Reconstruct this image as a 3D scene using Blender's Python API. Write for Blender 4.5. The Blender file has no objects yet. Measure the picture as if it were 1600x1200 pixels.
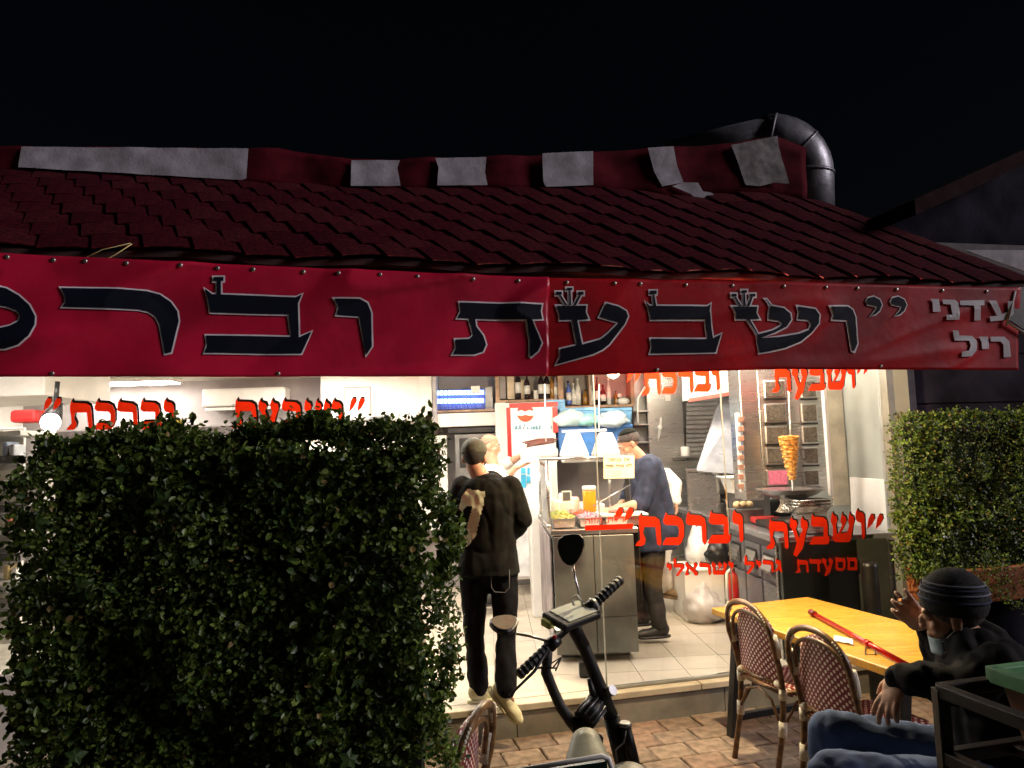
import bpy, bmesh, math, random
from mathutils import Vector, Matrix, noise
from mathutils.geometry import tessellate_polygon
random.seed(7)
PI = math.pi
V = Vector
S = bpy.context.scene
# ------------------------------------------------------------------ camera, sky, light, exposure
FPX, YAW, PIT, ROL, CH = 1200.0, math.radians(1.8), math.radians(5.0), 0.035, 1.77
FW = V((math.sin(YAW)*math.cos(PIT), math.cos(YAW)*math.cos(PIT), math.sin(PIT)))
R0 = V((math.cos(YAW), -math.sin(YAW), 0)); U0 = R0.cross(FW)
RT = R0*math.cos(ROL) - U0*math.sin(ROL); UP = U0*math.cos(ROL) + R0*math.sin(ROL)
CP = V((0, 0, CH))
cd = bpy.data.cameras.new('camera'); cam = bpy.data.objects.new('camera', cd); S.collection.objects.link(cam)
cd.sensor_fit = 'HORIZONTAL'; cd.sensor_width = 36; cd.lens = FPX/1600*36; cd.clip_end = 500; cd.clip_start = .05
cam.matrix_world = Matrix(((RT.x, UP.x, -FW.x, CP.x), (RT.y, UP.y, -FW.y, CP.y), (RT.z, UP.z, -FW.z, CP.z), (0, 0, 0, 1)))
S.camera = cam
W = bpy.data.worlds.new('World'); S.world = W; W.use_nodes = True
nt = W.node_tree; bg = nt.nodes['Background']
sky = nt.nodes.new('ShaderNodeTexSky'); sky.sky_type = 'NISHITA'; sky.sun_disc = False
SUN_EL, SUN_AZ = math.radians(22), math.radians(101)
sky.sun_elevation = SUN_EL; sky.sun_rotation = SUN_AZ
nt.links.new(sky.outputs[0], bg.inputs[0]); bg.inputs[1].default_value = 0.0006
sl = bpy.data.lights.new('sun', 'SUN'); sl.energy = 1.7; sl.angle = math.radians(20); sl.color = (1.0, .9, .95)
so = bpy.data.objects.new('sun', sl); S.collection.objects.link(so)
sdir = V((math.sin(SUN_AZ)*math.cos(SUN_EL), math.cos(SUN_AZ)*math.cos(SUN_EL), math.sin(SUN_EL)))
so.rotation_euler = sdir.to_track_quat('Z', 'Y').to_euler()
S.view_settings.view_transform = 'Standard'; S.view_settings.look = 'None'; S.view_settings.exposure = 0; S.view_settings.gamma = 1
S.cycles.max_bounces = 8; S.cycles.transparent_max_bounces = 16; S.cycles.sample_clamp_indirect = 6
S.cycles.use_denoising = True
# ------------------------------------------------------------------ frames: street frontage is skewed 12 degrees to the room
PHI = math.radians(12); FU = V((math.cos(PHI), math.sin(PHI), 0)); FN = V((math.sin(PHI), -math.cos(PHI), 0)); F0 = V((.43, 5.02, 0))
FL = .2          # shop floor level
def fac(s, o, z): return F0 + FU*s + FN*o + V((0, 0, z))
def ray(x, y): return FW + RT*((x-800)/FPX) - UP*((y-600)/FPX)
def at(x, y, Y): r = ray(x, y); return CP + r*(Y/r.y)
def atz(x, y, z): r = ray(x, y); return CP + r*((z-CH)/r.z)
def atd(x, y, d): return CP + ray(x, y)*d
def fp(x, y, o, phi=None):
    n = FN if phi is None else V((math.sin(phi), -math.cos(phi), 0))
    p = F0 + FN*o; r = ray(x, y); return CP + r*((p-CP).dot(n)/r.dot(n))
ORD = ['first', 'second', 'third', 'fourth', 'fifth', 'sixth', 'seventh', 'eighth', 'ninth', 'tenth', 'eleventh', 'twelfth', 'thirteenth', 'fourteenth', 'fifteenth', 'sixteenth']
# ------------------------------------------------------------------ materials
MATS = {}
def M(name, col, rough=.5, metal=0, var=.12, vscale=8, bump=0, bscale=60, emit=None, es=0, alpha=None, spec=.5, trans=0, transl=0, col2=None, cscale=3, aniso=False):
    if name in MATS: return MATS[name]
    m = bpy.data.materials.new(name); m.use_nodes = True; MATS[name] = m
    n, l = m.node_tree.nodes, m.node_tree.links
    b = n['Principled BSDF']; out = n['Material Output']
    c = (*col, 1)
    b.inputs['Roughness'].default_value = rough; b.inputs['Metallic'].default_value = metal
    b.inputs['Specular IOR Level'].default_value = spec
    tc = n.new('ShaderNodeTexCoord')
    nz = n.new('ShaderNodeTexNoise'); nz.inputs['Scale'].default_value = vscale; nz.inputs['Detail'].default_value = 6
    if aniso:
        mp = n.new('ShaderNodeMapping'); mp.inputs['Scale'].default_value = (1, 1, 14); l.new(tc.outputs['Object'], mp.inputs[0]); l.new(mp.outputs[0], nz.inputs[0])
    else: l.new(tc.outputs['Object'], nz.inputs[0])
    mx = n.new('ShaderNodeMix'); mx.data_type = 'RGBA'
    c2 = col2 or tuple(max(0, x*(1-2*var)) for x in col)
    mx.inputs[6].default_value = (*[min(1, x*(1+var)) for x in col], 1) if not col2 else c; mx.inputs[7].default_value = (*c2, 1)
    rm = n.new('ShaderNodeMapRange'); rm.inputs[1].default_value = .35; rm.inputs[2].default_value = .65
    l.new(nz.outputs[0], rm.inputs[0]); l.new(rm.outputs[0], mx.inputs[0]); l.new(mx.outputs[2], b.inputs['Base Color'])
    rr = n.new('ShaderNodeMapRange'); rd = .03 if aniso else .1; rr.inputs[3].default_value = max(.02, rough-rd); rr.inputs[4].default_value = min(1, rough+rd)
    l.new(nz.outputs[0], rr.inputs[0]); l.new(rr.outputs[0], b.inputs['Roughness'])
    if bump:
        n2 = n.new('ShaderNodeTexNoise'); n2.inputs['Scale'].default_value = bscale; n2.inputs['Detail'].default_value = 4
        bp = n.new('ShaderNodeBump'); bp.inputs['Strength'].default_value = bump; bp.inputs['Distance'].default_value = .01
        l.new(tc.outputs['Object'], n2.inputs[0]); l.new(n2.outputs[0], bp.inputs['Height']); l.new(bp.outputs[0], b.inputs['Normal'])
    if emit:
        b.inputs['Emission Color'].default_value = (*emit, 1); b.inputs['Emission Strength'].default_value = es
    if trans: b.inputs['Transmission Weight'].default_value = trans
    if transl:
        tr = n.new('ShaderNodeBsdfTranslucent'); l.new(mx.outputs[2], tr.inputs[0])
        ms = n.new('ShaderNodeMixShader'); ms.inputs[0].default_value = transl
        l.new(b.outputs[0], ms.inputs[1]); l.new(tr.outputs[0], ms.inputs[2]); l.new(ms.outputs[0], out.inputs[0])
    return m
def glass(name, tint=(1, 1, 1), gl=.06, rough=.02):
    m = bpy.data.materials.new(name); m.use_nodes = True; MATS[name] = m
    n, l = m.node_tree.nodes, m.node_tree.links; n.remove(n['Principled BSDF'])
    t = n.new('ShaderNodeBsdfTransparent'); t.inputs[0].default_value = (*tint, 1)
    g = n.new('ShaderNodeBsdfGlossy'); g.inputs['Roughness'].default_value = rough
    lw = n.new('ShaderNodeFresnel'); lw.inputs[0].default_value = 1.28
    tc = n.new('ShaderNodeTexCoord'); nz = n.new('ShaderNodeTexNoise'); nz.inputs['Scale'].default_value = 3; l.new(tc.outputs['Object'], nz.inputs[0])
    ad = n.new('ShaderNodeMath'); ad.operation = 'MULTIPLY_ADD'; ad.inputs[1].default_value = gl*.5; l.new(nz.outputs[0], ad.inputs[0]); l.new(lw.outputs[0], ad.inputs[2])
    s = n.new('ShaderNodeMixShader'); l.new(ad.outputs[0], s.inputs[0]); l.new(t.outputs[0], s.inputs[1]); l.new(g.outputs[0], s.inputs[2])
    l.new(s.outputs[0], n['Material Output'].inputs[0]); return m
def woven(name):
    m = M(name, (.17, .012, .022), .45, bump=.2)
    n, l = m.node_tree.nodes, m.node_tree.links; b = n['Principled BSDF']
    tc = [x for x in n if x.type == 'TEX_COORD'][0]; sp = n.new('ShaderNodeSeparateXYZ'); l.new(tc.outputs['Object'], sp.inputs[0])
    def mth(op, a, bb=None):
        q = n.new('ShaderNodeMath'); q.operation = op
        for i, z in enumerate((a, bb)):
            if z is None: continue
            if isinstance(z, (int, float)): q.inputs[i].default_value = z
            else: l.new(z, q.inputs[i])
        return q.outputs[0]
    k = 2*PI/.034
    a = mth('SINE', mth('MULTIPLY', sp.outputs[0], k)); w = mth('SINE', mth('MULTIPLY', mth('ADD', sp.outputs[1], sp.outputs[2]), k))
    d = mth('GREATER_THAN', mth('MULTIPLY', a, w), .34)
    mx = n.new('ShaderNodeMix'); mx.data_type = 'RGBA'; l.new(d, mx.inputs[0])
    old = b.inputs['Base Color'].links[0].from_socket; l.new(old, mx.inputs[6]); mx.inputs[7].default_value = (.72, .62, .55, 1)
    l.new(mx.outputs[2], b.inputs['Base Color']); return m
STEEL = M('stainless_steel', (.52, .51, .50), .28, .92, .05, 5, .05, 90, aniso=True)
DSTEEL = M('dark_steel', (.22, .22, .22), .4, .7, .15, 6)
BLACK = M('black_plastic', (.012, .012, .013), .4, 0, .3, 20, .1, 150)
BLKMET = M('black_painted_metal', (.018, .017, .016), .42, .3, .3, 12, .1, 80)
WHITE = M('white_paint', (.78, .76, .73), .5, 0, .05, 4)
WHITEP = M('white_plastic', (.8, .79, .76), .4, 0, .04, 6)
RED = M('red_plastic', (.55, .02, .02), .4)
BLUE = M('blue_plastic', (.05, .2, .55), .45)
GLASS = glass('window_glass'); BOTG = glass('jar_glass', (.92, .95, .93), .1)
# ------------------------------------------------------------------ mesh helpers
COL = S.collection
class MB:
    def __init__(s): s.v = []; s.f = []; s.sm = []; s.mi = []; s.cur = 0
    def add(s, vs, fs, smooth=False):
        o = len(s.v); s.v += [tuple(p) for p in vs]
        for q in fs: s.f.append(tuple(i+o for i in q)); s.sm.append(smooth); s.mi.append(s.cur)
        return s
    def box(s, c, d, rot=None):
        c = V(c); h = V(d)/2; vs = [V((x*h.x, y*h.y, z*h.z)) for z in (-1, 1) for y in (-1, 1) for x in (-1, 1)]
        if rot is not None: vs = [rot @ p for p in vs]
        return s.add([c+p for p in vs], [(0, 2, 3, 1), (4, 5, 7, 6), (0, 1, 5, 4), (2, 6, 7, 3), (0, 4, 6, 2), (1, 3, 7, 5)])
    def hexa(s, p):   # 8 points: bottom 4 ccw, top 4 ccw
        return s.add(p, [(3, 2, 1, 0), (4, 5, 6, 7), (0, 1, 5, 4), (1, 2, 6, 5), (2, 3, 7, 6), (3, 0, 4, 7)])
    def prism(s, poly, d):  # poly: 3d points; d: extrude vector
        n = len(poly); poly = [V(p) for p in poly]; d = V(d); tri = tessellate_polygon([poly])
        vs = poly + [p+d for p in poly]
        fs = [tuple(t) for t in tri] + [tuple(i+n for i in reversed(t)) for t in tri] + [(i, (i+1) % n, (i+1) % n+n, i+n) for i in range(n)]
        return s.add(vs, fs)
    def tube(s, pts, r, seg=10, cap=True, smooth=True):
        pts = [V(p) for p in pts]; n = len(pts); rs = r if isinstance(r, (list, tuple)) else [r]*n
        vs = []; up = None
        for i, p in enumerate(pts):
            t = (pts[min(i+1, n-1)]-pts[max(i-1, 0)]).normalized()
            if up is None: up = t.orthogonal().normalized()
            up = (up - t*up.dot(t)); up = up.normalized() if up.length > 1e-6 else t.orthogonal().normalized()
            w = t.cross(up)
            vs += [p + (up*math.cos(a)+w*math.sin(a))*rs[i] for a in [2*PI*k/seg for k in range(seg)]]
        fs = [(i*seg+k, i*seg+(k+1) % seg, (i+1)*seg+(k+1) % seg, (i+1)*seg+k) for i in range(n-1) for k in range(seg)]
        s.add(vs, fs, smooth)
        if cap:
            o = len(s.v)-len(vs)
            s.f += [tuple(o+k for k in reversed(range(seg))), tuple(o+(n-1)*seg+k for k in range(seg))]; s.sm += [False]*2; s.mi += [s.cur]*2
        return s
    def lathe(s, prof, c=(0, 0, 0), seg=24, ax=(0, 0, 1), smooth=True):
        c = V(c); q = V((0, 0, 1)).rotation_difference(V(ax)); n = len(prof)
        vs = [c + q @ V((r*math.cos(2*PI*k/seg), r*math.sin(2*PI*k/seg), z)) for r, z in prof for k in range(seg)]
        fs = [(i*seg+k, i*seg+(k+1) % seg, (i+1)*seg+(k+1) % seg, (i+1)*seg+k) for i in range(n-1) for k in range(seg)]
        s.add(vs, fs, smooth); o = len(s.v)-len(vs)
        s.f += [tuple(o+k for k in reversed(range(seg))), tuple(o+(n-1)*seg+k for k in range(seg))]; s.sm += [False]*2; s.mi += [s.cur]*2
        return s
    def ball(s, c, r, ax=None, seg=16, rings=10):
        c = V(c); r = V(r) if not isinstance(r, (int, float)) else V((r, r, r)); vs = []; fs = []
        ax = ax or Matrix.Identity(3)
        for i in range(rings+1):
            th = PI*i/rings
            for k in range(seg):
                a = 2*PI*k/seg; vs.append(c + ax @ V((r.x*math.sin(th)*math.cos(a), r.y*math.sin(th)*math.sin(a), r.z*math.cos(th))))
        for i in range(rings):
            for k in range(seg): fs.append((i*seg+k, (i+1)*seg+k, (i+1)*seg+(k+1) % seg, i*seg+(k+1) % seg))
        return s.add(vs, fs, True)
    def grid(s, fn, nu, nv, smooth=True, thick=None):
        vs = [V(fn(i/nu, j/nv)) for j in range(nv+1) for i in range(nu+1)]; w = nu+1
        fs = [(j*w+i, j*w+i+1, (j+1)*w+i+1, (j+1)*w+i) for j in range(nv) for i in range(nu)]
        if thick is None: return s.add(vs, fs, smooth)
        t = V(thick); n = len(vs)
        rim = [i for i in range(w)] + [j*w+nu for j in range(1, nv+1)] + [nv*w+i for i in range(nu-1, -1, -1)] + [j*w for j in range(nv-1, 0, -1)]
        s.add(vs+[p+t for p in vs], fs + [tuple(i+n for i in reversed(q)) for q in fs], smooth)
        o = len(s.v)-2*n
        for a, b in zip(rim, rim[1:]+rim[:1]): s.f.append((o+b, o+a, o+a+n, o+b+n)); s.sm.append(False); s.mi.append(s.cur)
        return s
    def build(s, name, mats, parent=None, bevel=0, world=True, fix=True):
        me = bpy.data.meshes.new(name); me.from_pydata(s.v, [], s.f)
        for p, sm, mi in zip(me.polygons, s.sm, s.mi): p.use_smooth = sm; p.material_index = mi
        if fix:
            bm = bmesh.new(); bm.from_mesh(me); bmesh.ops.recalc_face_normals(bm, faces=bm.faces); bm.to_mesh(me); bm.free()
        return link(name, me, mats, parent, bevel, world)
def link(name, me, mats, parent=None, bevel=0, world=True):
    for m in (mats if isinstance(mats, (list, tuple)) else [mats]): me.materials.append(m)
    o = bpy.data.objects.new(name, me); COL.objects.link(o)
    if parent is not None:
        o.parent = parent
        if world: o.matrix_parent_inverse = Wm(parent).inverted()
    elif world and len(me.vertices):
        xs = [v.co for v in me.vertices]; b = V((sum(p.x for p in xs)/len(xs), sum(p.y for p in xs)/len(xs), min(p.z for p in xs)))
        me.transform(Matrix.Translation(-b)); o.location = b
    if bevel:
        bv = o.modifiers.new('bevel', 'BEVEL'); bv.width = bevel; bv.segments = 2; bv.limit_method = 'ANGLE'; bv.angle_limit = .7
    return o
def Wm(o):
    m = Matrix.Translation(o.location) @ o.rotation_euler.to_matrix().to_4x4() if o.parent is None else Wm(o.parent) @ o.matrix_parent_inverse @ o.matrix_basis
    return m
def tag(o, label=None, cat=None, group=None, kind=None):
    for k, x in (('label', label), ('category', cat), ('group', group), ('kind', kind)):
        if x: o[k] = x
    return o
def thing(name, label, cat, loc=(0, 0, 0), rz=0, group=None):
    o = bpy.data.objects.new(name, None); COL.objects.link(o); o.location = loc; o.rotation_euler = (0, 0, rz); o.empty_display_size = .1
    return tag(o, label, cat, group)
def box(name, c, d, mat, parent=None, bevel=.004, rz=0, world=True):
    return MB().box(c, d, Matrix.Rotation(rz, 3, 'Z') if rz else None).build(name, mat, parent, bevel, world)
def inst(o, parent, mw=None, loc=None, rot=None):
    c = o.copy(); COL.objects.link(c); c.parent = parent
    return c
def copy_tree(o, parent=None):
    c = o.copy(); COL.objects.link(c); c.parent = parent
    for ch in list(o.children): copy_tree(ch, c)
    return c
def flat(name, polys, mat, parent, tf, off=V((0, 0, 0)), sub=0, disp=None):
    """filled flat shape from outlines (holes allowed); tf maps (x, y) to a point"""
    mb = MB(); p3 = [[V((x, y, 0)) for x, y in p] for p in polys]; tri = tessellate_polygon(p3); pts = [q for p in polys for q in p]
    me = bpy.data.meshes.new(name); me.from_pydata([(x, y, 0) for x, y in pts], [], [tuple(t) for t in tri])
    bm = bmesh.new(); bm.from_mesh(me)
    if sub: 
        for _ in range(sub):
            ed = [e for e in bm.edges if e.calc_length() > 7]
            if ed: bmesh.ops.subdivide_edges(bm, edges=ed, cuts=1); bmesh.ops.triangulate(bm, faces=bm.faces)
    for v in bm.verts:
        p_ = V(tf(v.co.x, v.co.y)); v.co = p_ + off + (disp(p_) if disp else V((0, 0, 0)))
    bmesh.ops.recalc_face_normals(bm, faces=bm.faces); bm.to_mesh(me); bm.free()
    return link(name, me, mat, parent)
def grow(poly, d):
    """offset an outline outwards by d"""
    n = len(poly); A = sum(poly[i][0]*poly[(i+1) % n][1]-poly[(i+1) % n][0]*poly[i][1] for i in range(n)); sg = 1 if A > 0 else -1; out = []
    for i in range(n):
        a, b, c = V(poly[i-1]), V(poly[i]), V(poly[(i+1) % n]); e1 = (b-a).normalized(); e2 = (c-b).normalized()
        n1 = V((e1.y, -e1.x))*sg; n2 = V((e2.y, -e2.x))*sg; m = n1+n2
        k = d/max(.45, (1+n1.dot(n2))) if m.length > 1e-4 else 0
        out.append(tuple(b+m*k))
    return out
# ================================================================== SETTING
MORTAR = M('paving_sand', (.10, .075, .05), .9, 0, .3, 30, .4, 120)
BRICKM = [M('paver_clay_%d' % i, c, .75, 0, .22, 14, .35, 140) for i, c in enumerate([(.22, .16, .115), (.25, .18, .125), (.19, .135, .095), (.23, .15, .105)])]
g = MB().grid(lambda u, v: ((u-.5)*120, (v-.5)*120+10, -.045), 24, 24, False).build('ground', MORTAR); tag(g, kind='structure')
brk = MB().box((0, 0, -.02), (.232, .192, .04)); bme = None; nb = 0
for j in range(11):
    for i in range(-8, 13):
        s = i*.24 + (.12 if j % 2 else 0); o = .105 + j*.2
        p = fac(s, o, 0)
        q = V(p)-CP; d = q.dot(FW); px = 800+FPX*q.dot(RT)/d; py = 600-FPX*q.dot(UP)/d
        if px < 640 or px > 1500 or py > 1270: continue
        if bme is None:
            b0 = brk.build('brick', BRICKM[0], None, .006, False); bme = b0.data; b = b0
        else:
            b = bpy.data.objects.new('brick', bme); COL.objects.link(b)
            bv = b.modifiers.new('bevel', 'BEVEL'); bv.width = .006; bv.segments = 1
        b.parent = g; b.matrix_parent_inverse = Wm(g).inverted(); b.location = p + V((random.uniform(-.002, .002), 0, random.uniform(-.004, .003)))
        b.rotation_euler = (random.uniform(-.012, .012), random.uniform(-.012, .012), PHI+random.uniform(-.008, .008))
        if nb % 4: b.material_slots[0].link = 'OBJECT'; b.material_slots[0].material = BRICKM[random.randrange(4)]
        nb += 1
# ------------------------------------------------------------------ restaurant building
TILE = [M('floor_tile_%d' % i, c, .32, 0, .025, 5, .03, 60) for i, c in enumerate([(.52, .46, .37), (.50, .44, .35), (.54, .48, .40)])]
WALLG = M('grey_wall_paint', (.34, .31, .31), .7, 0, .08, 3, .1, 60)
WALLW = M('white_wall_paint', (.72, .70, .66), .6, 0, .06, 3, .06, 60)
RISER = M('riser_stone', (.22, .21, .17), .6, 0, .15, 6, .2, 120)
ALU = M('grey_aluminium', (.38, .39, .37), .4, .5, .1, 6)
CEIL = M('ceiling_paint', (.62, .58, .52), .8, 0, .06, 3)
bd = thing('restaurant_building', 'open fronted grill restaurant with raised tiled floor and brightly lit interior', 'building', (0, 7, 0))
XL, XR, YB, ZC = -5.6, 2.98, 9.4, 2.75
fl0 = fac(-5.0, .0, 0); fl1 = fac((XR+.12-F0.x)/math.cos(PHI), 0, 0)
slab = MB().prism([(XL, F0.y+(XL-F0.x)*math.tan(PHI)+.03, 0), (XR+.12, F0.y+(XR+.12-F0.x)*math.tan(PHI)+.03, 0), (XR+.12, YB, 0), (XL, YB, 0)], (0, 0, FL-.012)).build('floor_slab', RISER, bd)
T = .335
tme = None
def clipy(poly):
    out = []
    def side(p): return (V((p[0], p[1], 0))-F0-FN*(-.10)).dot(FN)
    for i in range(len(poly)):
        a, b = poly[i], poly[(i+1) % len(poly)]; sa, sb = side(a), side(b)
        if sa <= 0: out.append(a)
        if sa*sb < 0: t = sa/(sa-sb); out.append((a[0]+(b[0]-a[0])*t, a[1]+(b[1]-a[1])*t))
    return out
k = 0
for i in range(-6, 9):
    for j in range(0, 14):
        x0, y0 = -.02+i*T, 4.52+j*T; e = .0022
        if x0 > 2.1 and y0 > 6.0: continue
        pl = [(x0+e, y0+e), (x0+T-e, y0+e), (x0+T-e, y0+T-e), (x0+e, y0+T-e)]; cl = clipy(pl)
        if len(cl) < 3: continue
        c = V((x0+T/2, y0+T/2, FL-.011))
        if len(cl) == 4 and cl == pl:
            if tme is None:
                tme = MB().prism([(p[0]-c.x, p[1]-c.y, 0) for p in pl], (0, 0, .011)).build('tile', TILE[0], bd, 0, False).data; o = bpy.data.objects['tile']
            else: o = bpy.data.objects.new('tile', tme); COL.objects.link(o)
            o.parent = slab; o.matrix_parent_inverse = Wm(slab).inverted(); o.location = c+V((0, 0, random.uniform(-.0006, .0006)))
            o.material_slots[0].link = 'OBJECT'; o.material_slots[0].material = random.choice(TILE)
        else:
            o = MB().prism([(p[0], p[1], FL-.011) for p in cl], (0, 0, .011)).build('tile', TILE[0], slab)
# threshold stone and riser panels
for a, b in ((-5.2, -1.9), (-1.89, -.385), (-.38, .93), (.935, 1.9), (1.905, 2.7)):
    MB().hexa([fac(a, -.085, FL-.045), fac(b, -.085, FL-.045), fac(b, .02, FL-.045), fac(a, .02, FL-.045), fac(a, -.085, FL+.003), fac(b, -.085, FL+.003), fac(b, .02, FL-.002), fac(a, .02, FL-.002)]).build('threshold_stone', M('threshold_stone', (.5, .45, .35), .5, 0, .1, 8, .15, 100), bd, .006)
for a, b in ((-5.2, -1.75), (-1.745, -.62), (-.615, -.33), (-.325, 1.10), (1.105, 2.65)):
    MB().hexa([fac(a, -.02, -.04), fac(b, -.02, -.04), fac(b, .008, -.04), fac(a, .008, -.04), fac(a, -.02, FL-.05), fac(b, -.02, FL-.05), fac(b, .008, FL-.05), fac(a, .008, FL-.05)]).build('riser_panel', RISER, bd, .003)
def wallbox(n, x0, x1, y0, y1, z0, z1, m): return box(n, ((x0+x1)/2, (y0+y1)/2, (z0+z1)/2), (x1-x0, y1-y0, z1-z0), m, bd, 0)
wallbox('back_wall', XL-.1, XR+.1, YB, YB+.12, 0, 3.2, WALLG)
wallbox('left_wall', XL-.12, XL, 3.9, YB, 0, 3.2, WALLW)
wallbox('right_wall', XR, XR+.12, 5.565, YB, 0, 3.2, M('right_wall_laminate', (.33, .345, .32), .35, 0, .1, 2, .03, 40))
MB().prism([(XL, 3.75, ZC), (XR+.12, 5.6, ZC), (XR+.12, YB, ZC), (XL, YB, ZC)], (0, 0, .12)).build('ceiling', CEIL, bd)
# front posts and rails
gs = [fp(x, 800, -.06) for x in (1392, 1136, 1108, 937, 690)]
sg = [(p-F0).dot(FU) for p in gs]
def facbox(n, s0, s1, o0, o1, z0, z1, m, par=bd, bev=.003):
    return MB().hexa([fac(s0, o0, z0), fac(s1, o0, z0), fac(s1, o1, z0), fac(s0, o1, z0), fac(s0, o0, z1), fac(s1, o0, z1), fac(s1, o1, z1), fac(s0, o1, z1)]).build(n, m, par, bev)
facbox('end_post', sg[0], sg[0]+.06, -.11, .0, 0, 2.74, ALU)
facbox('front_pier', sg[0]+.062, sg[0]+.255, -.12, -.01, 0, 2.6, M('pier_paint', (.12, .12, .14), .8))
facbox('floor_rail', sg[3], sg[0]-.003, -.082, -.04, FL+.005, FL+.02, ALU)
facbox('head_rail', -5.2, sg[0]-.003, -.12, -.0, 2.5, 2.6, ALU)
facbox('front_lintel', -5.2, sg[0]+2.5, -.14, -.003, 2.603, 3.25, M('lintel_paint', (.1, .09, .09), .8))
pane1 = facbox('window_pane', sg[3], sg[1], -.064, -.058, FL+.022, 2.497, GLASS, bd, 0)
pane2 = facbox('window_pane', sg[2], sg[0]-.004, -.078, -.072, FL+.022, 2.497, GLASS, bd, 0)
pane3 = facbox('window_pane', -4.6, sg[4]-.12, -.064, -.058, FL+.45, 2.497, GLASS, bd, 0)
facbox('pane_edge', sg[3]-.007, sg[3]-.001, -.067, -.055, FL+.022, 2.497, M('pane_edge_seal', (.22, .23, .2), .5), bd, 0)
facbox('pane_edge', sg[1]+.001, sg[1]+.006, -.067, -.055, FL+.022, 2.497, MATS['pane_edge_seal'], bd, 0)
facbox('left_sill_wall', -4.6, sg[4]-.12, -.16, -.03, FL, FL+.45, WALLW)
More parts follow.
